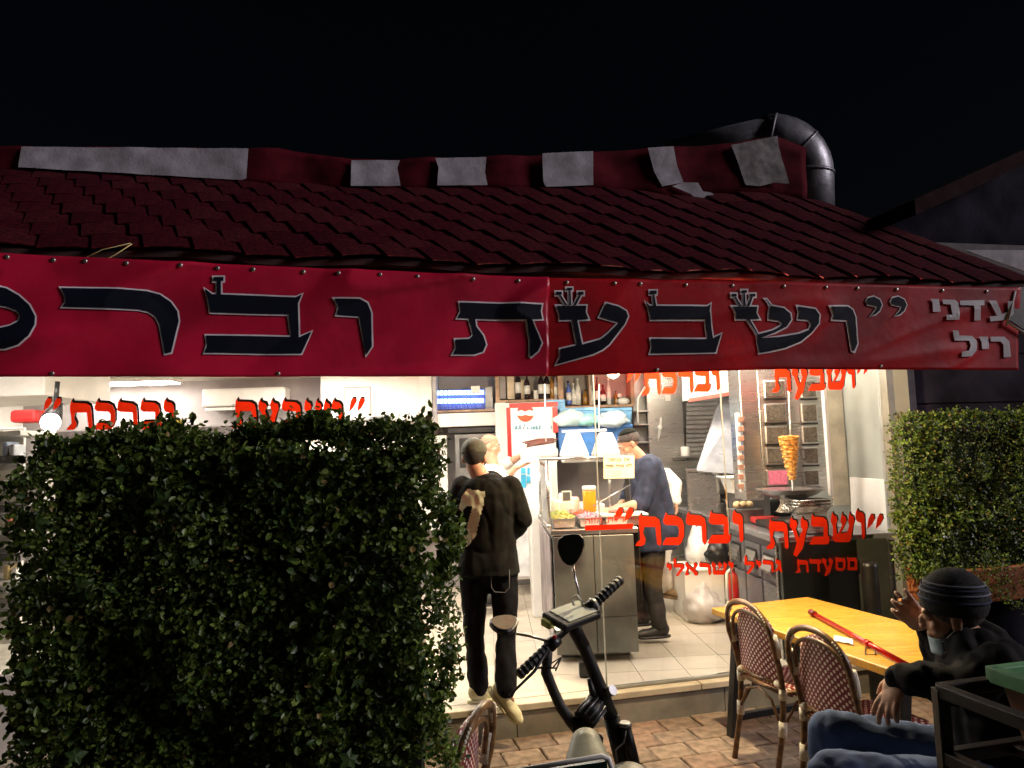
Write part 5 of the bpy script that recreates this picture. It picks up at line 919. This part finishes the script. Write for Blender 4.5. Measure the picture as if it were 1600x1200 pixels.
for k in range(12):
    a = 2*PI*k/12; w1 = hdn.orthogonal().normalized(); w2 = hdn.cross(w1); off = (w1*math.cos(a)+w2*math.sin(a))*.043; MB().tube([hn0+off, hn1+hdn*.03+off], .004, 6).build('horn_rib', DSTEEL, sc)
MB().tube([atd(976, 1134, 3.0), atd(984, 1170, 3.0), atd(998, 1230, 3.0)], [.024, .027, .027], 12).build('shock_absorber', BLKMET, sc); MB().lathe([(.028, 0), (.03, .008), (.022, .014)], atd(976, 1134, 3.0), 12).build('shock_cap', DSTEEL, sc)
MB().tube([atd(978, 1142, 2.96), atd(975, 1160, 2.95), atd(962, 1172, 2.95), atd(966, 1200, 2.95)], .003, 6).build('brake_cable', DSTEEL, sc)
mb = MB(); sx_ = atd(917, 1168, 2.72)
mb.grid(lambda u, v: sx_+RT*(.125*math.cos(PI*u)*-(.42+.58*v))+UP*(.05*math.sin(PI*u)*(1-.3*v)-.075*v)-FW*(.05+.24*v)*1+FW*.1, 18, 8, True, (0, 0, -.02)); mb.build('saddle', M('saddle_grey', (.16, .165, .13), .5, 0, .1, 30, .1, 90), sc)
MB().ball(atd(985, 1212, 2.85), (.07, .1, .035)).build('front_fender', M('fender_grey', (.25, .24, .22), .5), sc)
MB().tube([V((.33, 2.5, .62)), V((.42, 2.65, .16))], .022, 10).build('seat_post', BLKMET, sc); box('deck', (.45, 2.72, .14), (.2, .75, .06), BLKMET, sc, .015)
for y in (2.3, 3.16):
    wt = MB(); c = V((.42 if y < 3 else .62, y, .12)); wt.lathe([(.075, -.03), (.105, -.03), (.12, -.015), (.12, .015), (.105, .03), (.075, .03), (.075, -.03)], c, 28, (1, 0, -.12)); w_ = wt.build('wheel', RUB, sc); MB().lathe([(.001, -.022), (.073, -.022), (.073, .022), (.001, .022)], c, 20, (1, 0, -.12)).build('rim', DSTEEL, w_)
MB().tube([V((.62, 3.05, .2)), V((.45, 2.9, .15))], .03, 10).build('neck_tube', BLKMET, sc); MB().tube([V((.38, 2.68, .12)), V((.22, 2.66, .005))], .01, 8).build('kickstand', BLKMET, sc)
# ================================================================== PEOPLE
def capsule(mb, p0, r0, p1, r1, seg=14):
    p0, p1 = V(p0), V(p1); d = (p1-p0); L = d.length; d = d/L if L > 1e-6 else V((0, 0, 1)); pts = []; rs = []
    for k in range(5): a = PI/2*(k/4); pts.append(p0-d*r0*math.cos(a)); rs.append(max(.001, r0*math.sin(a)))
    for k in range(5): a = PI/2*(k/4); pts.append(p1+d*r1*math.sin(a)); rs.append(max(.001, r1*math.cos(a)))
    mb.tube(pts, rs, seg)
def chain(mb, pts):   # [(p, r), ...]
    for (a, ra), (b, rb_) in zip(pts, pts[1:]): capsule(mb, a, ra, b, rb_)
def loft(mb, rings, seg=20):
    vs = []; n = len(rings)
    for c, x, y in rings: vs += [V(c)+V(x)*(abs(math.cos(a))**.8*(1 if math.cos(a) > 0 else -1))+V(y)*(abs(math.sin(a))**.8*(1 if math.sin(a) > 0 else -1)) for a in [2*PI*k/seg for k in range(seg)]]
    mb.add(vs, [(i*seg+k, i*seg+(k+1) % seg, (i+1)*seg+(k+1) % seg, (i+1)*seg+k) for i in range(n-1) for k in range(seg)]+[tuple(reversed(range(seg))), tuple((n-1)*seg+k for k in range(seg))], True)
def remesh(mb, vox, it=4, wr=0, ws=14, stretch=(1, 1, .35)):
    me = bpy.data.meshes.new('tmp'); me.from_pydata(mb.v, [], mb.f); bm = bmesh.new(); bm.from_mesh(me); bmesh.ops.recalc_face_normals(bm, faces=bm.faces); bm.to_mesh(me); bm.free()
    o = bpy.data.objects.new('tmp', me); COL.objects.link(o); r = o.modifiers.new('r', 'REMESH'); r.mode = 'VOXEL'; r.voxel_size = vox; r.adaptivity = 0
    s = o.modifiers.new('s', 'SMOOTH'); s.factor = .5; s.iterations = it
    dg = bpy.context.evaluated_depsgraph_get(); m2 = bpy.data.meshes.new_from_object(o.evaluated_get(dg)); bpy.data.objects.remove(o)
    if wr:
        ns = [v.normal.copy() for v in m2.vertices]
        for v, n in zip(m2.vertices, ns):
            q = V((v.co.x*stretch[0], v.co.y*stretch[1], v.co.z*stretch[2]))*ws; d = noise.noise(q)+.5*noise.noise(q*2.1+V((5, 1, 2))); r_ = abs(noise.noise(V((v.co.x*1.2+v.co.z*.5, v.co.y, v.co.z*.9-v.co.x*.4))*ws*.5)); v.co += n*wr*(d-1.1*max(0, .28-r_)*2)
    for p in m2.polygons: p.use_smooth = True
    return m2
def head(mb, c, f, u, s=1.0, ears=True):
    f = V(f).normalized(); u = (V(u)-f*V(u).dot(f)).normalized(); x = f.cross(u); A = Matrix((x, f, u)).transposed(); B = lambda o, r: mb.ball(V(c)+(x*o[0]+f*o[1]+u*o[2])*s, tuple(q*s for q in r), A)
    B((0, -.012, .035), (.074, .094, .083)); B((0, .022, -.035), (.056, .066, .075)); B((0, .05, -.082), (.032, .034, .026)); B((0, .072, .01), (.052, .022, .03))
    B((0, .092, -.022), (.011, .018, .026)); B((0, .098, -.036), (.016, .014, .011)); B((0, .078, -.063), (.024, .014, .009)); B((0, .074, -.074), (.02, .013, .008))
    for k in (-1, 1):
        B((k*.036, .058, -.03), (.022, .018, .02)); B((k*.034, .083, .022), (.022, .01, .008))
        if ears: B((k*.074, -.008, -.008), (.010, .019, .031)); B((k*.072, -.002, -.032), (.009, .012, .012))
    return x, f, u
def hand(mb, w, d, n, thumb, curl=.5, spread=.14, s=1.0):
    """w wrist, d pointing direction, n palm normal, thumb = +1/-1 side"""
    w = V(w); d = V(d).normalized(); n = (V(n)-d*V(n).dot(d)).normalized(); x = d.cross(n)*thumb; A = Matrix((x, d, n)).transposed()
    capsule(mb, w-d*.02, .024*s, w+d*.02*s, .026*s); mb.ball(w+d*.055*s, (.041*s, .05*s, .016*s), A); mb.ball(w+d*.04*s+x*.022*s, (.022*s, .035*s, .018*s), A)
    for k, (off, L) in enumerate(((.030, .068), (.010, .077), (-.011, .071), (-.030, .056))):
        p = w+d*(.088-.006*abs(k-1))*s+x*off*s; dr = (d+x*spread*(1.5-k)*.8).normalized(); a = curl*(.75+.12*k); r = .0112*s
        for j, fr in enumerate((.45, .32, .23)):
            dd = (dr*math.cos(a*(j+.4))+n*math.sin(a*(j+.4))).normalized(); q = p+dd*L*fr*s; capsule(mb, p, r, q, r*.9, 10); p = q; r *= .9
    p = w+d*.025*s+x*.034*s; dr = (d*.75+x*.65+n*.25).normalized(); q = p+dr*.036*s; capsule(mb, p, .0125*s, q, .0105*s, 10); dr = (d*.95+x*.25+n*(.2+curl*.4)).normalized(); capsule(mb, q, .0105*s, q+dr*.03*s, .0085*s, 10)
def figure(name_label, J, cfg):
    """whole body as one surface, garments as children"""
    lab, cat = name_label; s = cfg.get('s', 1); g = {k: V(v) if isinstance(v, (tuple, V)) else v for k, v in J.items()}
    root = thing('person', lab, 'person', cfg['loc']); SK = cfg['skin']
    sx = (g['shR']-g['shL']).normalized(); hx = (g['hipR']-g['hipL']).normalized(); mid = lambda a, b, t=.5: g[a].lerp(g[b], t)
    shc, hpc = mid('shL', 'shR'), mid('hipL', 'hipR'); tdir = (shc-hpc).normalized(); fy = tdir.cross(sx).normalized()*-1
    def torso(mb, e, hem=-.06, top=True, belly=0):
        R = []
        for t, hw, hd, bl in ((hem, .168, .115, .6), (.06, .165, .115, 1), (.25, .15, .108, 1), (.5, .152, .112, .7), (.75, .175, .118, .2), (.93, .178, .105, 0), (1.04, .13, .085, 0), (1.1, .07, .065, 0)):
            if t > 1 and not top: continue
            c = hpc.lerp(shc, t) + fy*(-.012*math.sin(PI*max(0, min(1, t))))*1; x = hx.lerp(sx, max(0, min(1, t))).normalized(); R.append((c+fy*belly*bl*.5, x*(hw+e)*s, (fy*(hd+e+belly*bl*.5))*s))
        loft(mb, R)
    def arm(mb, S_, e, upto=1.0, r=(.055, .045, .042, .029)):
        a, b, c = g['sh'+S_], g['el'+S_], g['wr'+S_]; m1 = a.lerp(b, .5)
        chain(mb, [(a, (r[0]+e)*s), (m1, (r[0]*.95+e)*s), (b, (r[1]+e)*s)])
        if upto > 0: chain(mb, [(b, (r[2]+e)*s), (b.lerp(c, .35*upto), (r[2]+.002+e)*s), (b.lerp(c, upto), (r[3]+e*(1 if upto > .8 else .8)+(1-upto)*.01)*s)])
    def leg(mb, S_, e, upto=1.0, cuff=0):
        a, b, c = g['hip'+S_], g['kn'+S_], g['an'+S_]; chain(mb, [(a, (.092+e)*s), (a.lerp(b, .45), (.078+e)*s), (b, (.056+e)*s)]); chain(mb, [(b, (.056+e)*s), (b.lerp(c, .35), (.056+e)*s), (b.lerp(c, upto), (.038+e+cuff)*s)])
    bd_ = MB(); torso(bd_, -.034); head(bd_, g['head'], g['hf'], g['hu'], s*cfg.get('hs', 1)); u_ = V(g['hu']).normalized(); capsule(bd_, shc.lerp(hpc, -.02), .062*s, g['head']-u_*.06*s, .055*s)
    for S_ in 'LR':
        arm(bd_, S_, -.003); leg(bd_, S_, -.022); capsule(bd_, g['an'+S_], .02*s, g['an'+S_].lerp(g['toe'+S_], .4)-V((0, 0, .015)), .015*s)
        if 'hd'+S_ in g: hand(bd_, g['wr'+S_], g['hd'+S_], g['hn'+S_], g.get('th'+S_, 1), g.get('cu'+S_, .5), g.get('sp'+S_, .14), s*cfg.get('hsz', 1))
    link('body', remesh(bd_, cfg.get('vox', .007), 2), SK, root)
    if 'top' in cfg:
        tm_ = MB(); torso(tm_, .018+cfg.get('loose', 0), cfg.get('hem', -.12), True, cfg.get('belly', 0))
        for S_ in 'LR': arm(tm_, S_, .016+cfg.get('loose', 0)*.6, cfg.get('sleeve', .97))
        if cfg.get('hood'): 
            b = shc-fy*.085+tdir*.03; tm_.ball(b, (.12, .06, .075), Matrix((sx, fy, tdir)).transposed()); tm_.ball(shc+tdir*.045, (.1, .085, .05), Matrix((sx, fy, tdir)).transposed())
        if cfg.get('collar'): loft(tm_, [(shc+tdir*.02, sx*.085, fy*.08), (shc+tdir*.085+fy*.01, sx*.07, fy*.07)])
        root_top = link(cfg.get('topname', 'hoodie'), remesh(tm_, .009, 4, cfg.get('wr', .011), 13), cfg['top'], root)
    else: root_top = None
    if 'pants' in cfg:
        pm = MB(); R = [(hpc+tdir*(-.02), hx*.17, fy*.12), (hpc+tdir*.1, hx*.165, fy*.118)]; loft(pm, R)
        for S_ in 'LR': leg(pm, S_, cfg.get('pl', .016), .97, cfg.get('cuff', .012))
        capsule(pm, g['hipL'], .098, g['hipR'], .098); link('trousers', remesh(pm, .009, 4, .010, 11, (1, 1, .6)), cfg['pants'], root)
    for S_ in 'LR':
        if 'shoe' not in cfg: break
        sm_ = MB(); a, t = g['an'+S_], g['toe'+S_]; d = (t-a); d.z = 0 if not cfg.get('tilt'+S_) else d.z; d = d.normalized(); z = V((0, 0, 1)); z = (z-d*z.dot(d)).normalized(); x = d.cross(z); A = Matrix((x, d, z)).transposed(); hl_ = a-z*.045-d*.035
        sm_.ball(hl_+z*.02, (.036, .045, .05), A); capsule(sm_, hl_+z*.0, .036, hl_+d*.10+z*.0, .04); sm_.ball(hl_+d*.15-z*.004, (.046, .075, .034), A); sm_.ball(hl_+d*.19-z*.01, (.042, .05, .026), A); capsule(sm_, a, .04, hl_+d*.05+z*.025, .042)
        o = link('shoe', remesh(sm_, .007, 3), cfg['shoe'], root); so_ = MB(); so_.v = []; loft(so_, [(hl_+d*.085-z*.045, x*.043, d*.135), (hl_+d*.085-z*.028, x*.045, d*.138)], 24); so_.build('sole', cfg.get('sole', cfg['shoe']), o)
    g.update(shc=shc, hpc=hpc, fy=fy, sx=sx, tdir=tdir, root=root, top=root_top); return g
def dome(name, c, f, u, r, cut, mat, parent, tilt=0, seg=28):
    """skull cap: upper part of an ellipsoid above a tilted plane"""
    f = V(f).normalized(); u = (V(u)-f*V(u).dot(f)).normalized(); x = f.cross(u); A = Matrix((x, f, u)).transposed(); mb = MB().ball(c, r, A, seg, 18)
    me = bpy.data.meshes.new(name); me.from_pydata(mb.v, [], mb.f); bm = bmesh.new(); bm.from_mesh(me); bmesh.ops.remove_doubles(bm, verts=bm.verts, dist=1e-5); n = (u*math.cos(tilt)+f*math.sin(tilt))
    bmesh.ops.bisect_plane(bm, geom=bm.verts[:]+bm.edges[:]+bm.faces[:], plane_co=V(c)+n*cut, plane_no=n, clear_inner=True); ed = [e for e in bm.edges if e.is_boundary]; bmesh.ops.contextual_create(bm, geom=ed); bmesh.ops.recalc_face_normals(bm, faces=bm.faces); bm.to_mesh(me); bm.free()
    for p in me.polygons: p.use_smooth = len(p.vertices) < 6
    return link(name, me, mat, parent)
def eyes(g, s=1.0):
    f = V(g['hf']).normalized(); u = (V(g['hu'])-f*V(g['hu']).dot(f)).normalized(); x = f.cross(u); A = Matrix((x, f, u)).transposed()
    for k in (-1, 1):
        c = V(g['head'])+(x*k*.032+f*.0785+u*.004)*s; e = MB().ball(c, (.0125*s, .012*s, .0075*s), A).build('eye', M('eye_white', (.75, .72, .68), .3), g['root']); MB().ball(c+f*.009*s, .0055*s).build('iris', BLACK, e); MB().ball(c+(f*.01+u*.02)*s, (.019*s, .006*s, .004*s), A).build('eyebrow', M('brow_hair', (.05, .035, .025), .8), g['root'])
SKIN = M('skin_light', (.52, .29, .19), .5, 0, .1, 18, .08, 160); SKIN2 = M('skin_tan', (.46, .25, .16), .5, 0, .12, 18, .1, 160)
HAIR = M('dark_grey_hair', (.08, .065, .055), .75, 0, .4, 90, .5, 220)
# --- customer stepping in, seen from behind
BLKF = M('black_fleece', (.008, .0085, .007), .95, 0, .25, 12, .15, 200, spec=.15); PRINT = M('pale_yellow_print', (.8, .85, .62), .7, 0, .03, 30)
Yc = 5.0
g = figure(('man seen from behind in black hoodie and black trousers stepping into the restaurant', 'person'), dict(
    head=at(741, 714, Yc+.02), hf=(.25, 1, -.05), hu=(0, 0, 1), shL=at(722, 762, Yc+.03), shR=at(797, 760, Yc-.03), elL=at(703, 815, Yc), elR=at(816, 812, Yc-.03), wrL=at(725, 838, Yc+.22), wrR=at(798, 836, Yc+.2),
    hdL=(.5, .8, .1), hnL=(0, 0, -1), hdR=(-.5, .8, .1), hnR=(0, 0, -1), thL=1, thR=-1,
    hipL=at(741, 893, Yc), hipR=at(787, 893, Yc-.02), knL=at(741, 995, Yc+.02), knR=at(791, 995, Yc-.05), anL=at(749, 1073, Yc+.02), anR=at(791, 1078, Yc-.20), toeL=at(768, 1090, Yc+.06), toeR=at(815, 1108, Yc-.24)),
    dict(loc=(0, Yc, FL), skin=SKIN2, top=BLKF, pants=M('black_denim', (.006, .006, .007), .85, 0, .2, 20, .2, 220, spec=.12), shoe=M('cream_suede', (.62, .58, .36), .7, 0, .08, 20), hood=True, wr=.007, loose=.012, hem=-.03, pl=.010, cuff=.02, tiltR=1, vox=.008))
dome('olive_cap', V(g['head'])+V((0, -.008, .035)), g['hf'], g['hu'], (.083, .103, .092), -.005, M('olive_knit', (.055, .06, .04), .85, 0, .15, 30, .3, 260), g['root'], -.12)
dome('cropped_hair', V(g['head'])+V((0, -.014, .03)), g['hf'], g['hu'], (.0775, .098, .088), -.05, M('black_hair', (.02, .017, .014), .8, 0, .3, 90, .5, 220), g['root'], -.55)
o = g['top']; o.data.materials.append(PRINT); ppx = [(731, 764), (757, 768), (757, 786), (752, 800), (744, 835), (733, 852), (716, 862), (712, 850), (728, 828), (738, 792), (730, 790), (722, 800), (716, 796), (722, 775)]
pxz = [(at(x, y, Yc-.12).x, at(x, y, Yc-.12).z) for x, y in ppx]
def inside(x, y, P_):
    r = False
    for (a, b), (c, d) in zip(P_, P_[1:]+P_[:1]):
        if (b > y) != (d > y) and x < (c-a)*(y-b)/(d-b)+a: r = not r
    return r
for p in o.data.polygons:
    if p.normal.y < -.1 and inside(p.center.x, p.center.z, pxz): p.material_index = 1
pk = [at(x, y, Yc-.135) for x, y in ((767, 892), (768, 918), (773, 925), (789, 926), (796, 918), (796, 890))]; MB().tube(pk, .0022, 6).build('pocket_stitching', M('stitch_grey', (.14, .15, .16), .8), g['root'])
# --- cook in navy
NAVY = M('navy_sweatshirt', (.022, .032, .075), .85, 0, .2, 14, .15, 220); Yk = 6.42
g = figure(('cook in navy sweatshirt and black apron bending over the serving counter', 'person'), dict(
    head=at(983, 694, Yk), hf=(-.85, -.1, -.52), hu=(-.45, 0, .88), shL=at(1016, 728, Yk-.16), shR=at(1001, 726, Yk+.2), elL=at(1003, 786, Yk-.24), elR=at(982, 780, Yk+.2), wrL=at(962, 796, Yk-.33), wrR=at(966, 792, Yk+.1),
    hdL=(-1, .05, -.2), hnL=(0, .2, -1), hdR=(-1, -.4, -.1), hnR=(0, -.2, -1), thL=-1, thR=1, cuL=.45, cuR=.6,
    hipL=at(1022, 842, Yk-.09), hipR=at(1016, 842, Yk+.1), knL=at(1020, 915, Yk-.09), knR=at(1004, 912, Yk+.1), anL=at(1031, 978, Yk-.12), anR=at(1003, 960, Yk+.14), toeL=at(1000, 990, Yk-.14), toeR=at(972, 968, Yk+.12)),
    dict(loc=(1.25, Yk, FL), skin=SKIN, top=NAVY, topname='sweatshirt', sleeve=.12, loose=.032, hem=-.16, pants=M('dark_trousers', (.02, .018, .018), .8, 0, .25, 16), pl=.016, shoe=M('black_clog', (.02, .02, .02), .45), collar=True, belly=.06, vox=.007))
eyes(g); f_, u_ = V(g['hf']).normalized(), V(g['hu']).normalized()
dome('cropped_hair', V(g['head'])+u_*.032-f_*.014, f_, u_, (.0775, .098, .087), -.02, HAIR, g['root'], -.5); dome('skull_cap', V(g['head'])+u_*.04-f_*.02, f_, u_, (.080, .098, .088), .045, BLKF, g['root'], -.3)
hp_, sh_ = g['hpc'], g['shc']; fy = g['fy']; fy = fy if fy.x < 0 else -fy
ap = MB(); 
def apr(u, v):
    a = (u-.5)*2.5; z = .66-1.28*v+.06; top = sh_.lerp(hp_, min(1, max(0, (v-.02)/.42))); c = hp_ if v > .44 else top; zz = c.z if v <= .44 else hp_.z-(v-.44)*1.0
    w = .10+.09*min(1, v*3); return V((c.x, c.y, zz))+fy*(.175*math.cos(a*.62)+.012+.01*math.sin(u*19+v*3)*min(1, v*1.5))+V((0, 1, 0))*(math.sin(a*.75)*w*1.15)
ap.grid(apr, 22, 26, True, -fy*.006); ap.build('black_apron', M('apron_black', (.018, .015, .014), .75, 0, .3, 10, .2, 120), g['root'])
# --- worker in white behind the counter
Yw = 7.75
g = figure(('shaven headed worker in white T-shirt reaching out with both arms', 'person'), dict(
    head=at(766, 697, Yw), hf=(1, -.15, -.12), hu=(0, 0, 1), shL=at(772, 732, Yw+.17), shR=at(770, 736, Yw-.17), elL=at(797, 722, Yw+.15), elR=at(791, 746, Yw-.2), wrL=at(815, 712, Yw+.1), wrR=at(806, 731, Yw-.22),
    hdL=(1, .1, 0), hnL=(0, 0, -1), hdR=(1, .1, .25), hnR=(0, 0, 1), thL=1, thR=1, cuL=.4, cuR=.25,
    hipL=at(762, 808, Yw+.1), hipR=at(762, 808, Yw-.1), knL=at(764, 870, Yw+.1), knR=at(764, 870, Yw-.1), anL=at(760, 932, Yw+.1), anR=at(760, 932, Yw-.1), toeL=at(780, 938, Yw+.1), toeR=at(780, 938, Yw-.1)),
    dict(loc=(-.05, Yw, FL), skin=SKIN, top=M('white_cotton', (.75, .73, .7), .8, 0, .05, 12), topname='t_shirt', sleeve=0, hem=-.15, pants=M('grey_trousers', (.1, .1, .11), .8), shoe=BLACK, vox=.008))
eyes(g); dome('stubble', V(g['head'])+V((-.01, 0, .03)), g['hf'], g['hu'], (.0752, .0952, .0842), -.0, M('stubble', (.32, .2, .14), .8, 0, .2, 120), g['root'], -.5)
# --- second cook in white, hidden behind the cook in navy
Y2 = 7.35
g = figure(('cook in white jacket mostly hidden behind the cook in navy, one arm hanging', 'person'), dict(
    head=at(1013, 735, Y2+.22), hf=(-.5, .75, -.5), hu=(-.3, .5, .8), shL=at(1000, 750, Y2+.15), shR=at(1040, 742, Y2-.08), elL=at(990, 762, Y2+.3), elR=at(1056, 757, Y2-.12), wrL=at(985, 775, Y2+.45), wrR=at(1057, 783, Y2-.16),
    hdL=(-.3, .9, 0), hnL=(0, 0, -1), hdR=(-.05, -.05, -1), hnR=(-1, 0, 0), thL=1, thR=1, cuR=.35,
    hipL=at(1010, 826, Y2+.05), hipR=at(1036, 826, Y2-.05), knL=at(1012, 875, Y2+.05), knR=at(1037, 875, Y2-.05), anL=at(1010, 908, 7.75), anR=at(1040, 918, 7.4), toeL=at(1000, 910, 7.85), toeR=at(1052, 922, 7.33)),
    dict(loc=(1.5, Y2, FL), skin=SKIN2, top=MATS['white_cotton'], topname='jacket', sleeve=.95, hem=-.2, pants=M('white_trousers', (.6, .58, .56), .8), shoe=M('brown_shoe', (.18, .11, .05), .6), vox=.009))
dome('dark_cap', V(g['head'])+V((0, 0, .035)), g['hf'], g['hu'], (.083, .103, .092), 0, BLKF, g['root'])
# --- seated man smoking
JEANS = M('blue_denim', (.07, .105, .21), .85, 0, .08, 10, .25, 240, spec=.2); BLKH = M('black_sweat_fabric', (.010, .010, .011), .9, 0, .1, 12, .2, 200, spec=.2)
hc = atd(1488, 958, 2.80)
g = figure(('man in black hoodie and jeans sitting sideways at the table with a cigarette', 'person'), dict(
    head=hc, hf=(-.86, .50, -.12), hu=(-.12, 0, 1), shL=V((1.70, 2.60, 1.0)), shR=V((1.80, 2.96, 1.0)), elL=atd(1500, 1075, 2.62), elR=atd(1480, 1055, 3.0), wrL=atd(1408, 1058, 2.72), wrR=atd(1452, 985, 2.93),
    hdL=(-.55, .0, -.85), hnL=(.75, .25, -.5), thL=-1, cuL=.30, spL=.2, hdR=(-.62, .0, .62), hnR=(.3, .8, .1), thR=-1, cuR=.48, spR=.16,
    hipL=V((1.74, 2.63, .56)), hipR=V((1.76, 2.85, .57)), knL=V((1.13, 2.70, .63)), knR=V((1.22, 2.90, .70)), anL=V((1.12, 2.70, .13)), anR=V((1.24, 2.95, .24)), toeL=V((.96, 2.70, .08)), toeR=V((1.08, 3.0, .15))),
    dict(loc=(1.75, 2.75, 0), skin=M('skin_ruddy', (.50, .27, .17), .5, 0, .15, 18, .12, 160), top=BLKH, pants=JEANS, shoe=BLACK, hood=True, loose=.022, hem=-.1, pl=.022, wr=.015, vox=.0052, belly=.04, s=1.0, hs=1.06, hsz=1.12))
f_ = V(g['hf']).normalized(); u_ = (V(g['hu'])-f_*V(g['hu']).dot(f_)).normalized(); x_ = f_.cross(u_); A_m = Matrix((x_, f_, u_)).transposed()
KN = M('black_knit', (.012, .012, .014), .9, 0, .3, 60, .5, 300)
hat = dome('knit_hat', hc+u_*.052-f_*.016, f_, u_, (.097, .114, .112), -.048, KN, g['root'], -.16)
nn = (u_*math.cos(-.16)+f_*math.sin(-.16)).normalized()
for k, (h_, m_) in enumerate(((.030, M('stripe_grey_blue', (.16, .18, .24), .9)), (.046, M('stripe_navy', (.03, .04, .1), .9)), (.060, MATS['stripe_grey_blue']), (.004, MATS['stripe_navy']))):
    c = hc+u_*.052-f_*.016; e1 = x_; e2 = nn.cross(x_).normalized(); k1 = math.sqrt(max(.05, 1-(h_/.112)**2)); MB().tube([c+nn*h_+e1*(.0985*k1*math.cos(a))+e2*(.1155*k1*math.sin(a)) for a in [2*PI*q/40 for q in range(41)]], .0038, 6).build('stripe', m_, hat)
mk = MB(); mc = hc-u_*.105+f_*.045
mk.grid(lambda u, v: mc+x_*(.062*math.sin((u-.5)*2.6))+f_*(.058*math.cos((u-.5)*2.6)-.01)+u_*(.055*(v-.5)+.006*math.sin(v*9)), 18, 8, True, f_*.003); mk.build('face_mask', M('mask_blue', (.42, .56, .62), .7, 0, .06, 40), g['root'])
for k in (-1, 1): MB().tube([mc+x_*k*.06+f_*.005+u_*.02, hc+x_*k*.082-f_*.01-u_*.03, hc+x_*k*.08-f_*.022+u_*.012, hc+x_*k*.083-f_*.02-u_*.035, mc+x_*k*.06+f_*.005-u_*.02], .0016, 6).build('mask_strap', WHITEP, g['root'])
dome('short_hair', hc+u_*.03-f_*.014, f_, u_, (.081, .104, .092), -.06, HAIR, g['root'], -.6)
wr_ = atd(1447, 988, 2.96); hd2 = V((-.55, .05, .55)).normalized(); cgp = atd(1407, 937, 2.93)
cg = thing('cigarette', 'lit cigarette between the raised fingers of the seated man', 'cigarette', cgp); MB().tube([cgp+V((.03, .01, .004)), cgp], .004, 8).build('paper', WHITEP, cg); MB().tube([cgp, cgp+V((-.006, -.002, 0))], .0041, 8).build('ember', M('ember', (.3, .05, .02), .8, emit=(1, .25, .05), es=1.5), cg)
sm0 = atd(1402, 905, 2.95); smk = MB().ball(sm0, (.055, .05, .10), seg=20, rings=14); mm = bpy.data.materials.new('smoke'); mm.use_nodes = True; n = mm.node_tree.nodes; l = mm.node_tree.links; n.remove(n['Principled BSDF']); pv = n.new('ShaderNodeVolumePrincipled'); pv.inputs['Color'].default_value = (.9, .88, .85, 1); tc = n.new('ShaderNodeTexCoord'); nz = n.new('ShaderNodeTexNoise'); nz.inputs['Scale'].default_value = 16; nz.inputs['Distortion'].default_value = 1.5; l.new(tc.outputs['Object'], nz.inputs[0]); mr = n.new('ShaderNodeMapRange'); mr.inputs[1].default_value = .48; mr.inputs[2].default_value = .75; mr.inputs[4].default_value = 5; l.new(nz.outputs[0], mr.inputs[0])
vl = n.new('ShaderNodeVectorMath'); vl.operation = 'LENGTH'; mpp = n.new('ShaderNodeMapping'); mpp.inputs['Scale'].default_value = (18, 20, 10); mpp.inputs['Location'].default_value = (0, 0, -1.0); l.new(tc.outputs['Object'], mpp.inputs[0]); l.new(mpp.outputs[0], vl.inputs[0]); fo = n.new('ShaderNodeMapRange'); fo.inputs[1].default_value = .2; fo.inputs[2].default_value = 1.0; fo.inputs[3].default_value = 1; fo.inputs[4].default_value = 0; l.new(vl.outputs['Value'], fo.inputs[0]); mu = n.new('ShaderNodeMath'); mu.operation = 'MULTIPLY'; l.new(mr.outputs[0], mu.inputs[0]); l.new(fo.outputs[0], mu.inputs[1]); l.new(mu.outputs[0], pv.inputs['Density']); l.new(pv.outputs[0], n['Material Output'].inputs['Volume'])
o = smk.build('cigarette_smoke', mm); tag(o, 'thin wisp of cigarette smoke before the dark panel', 'smoke', None, 'stuff')
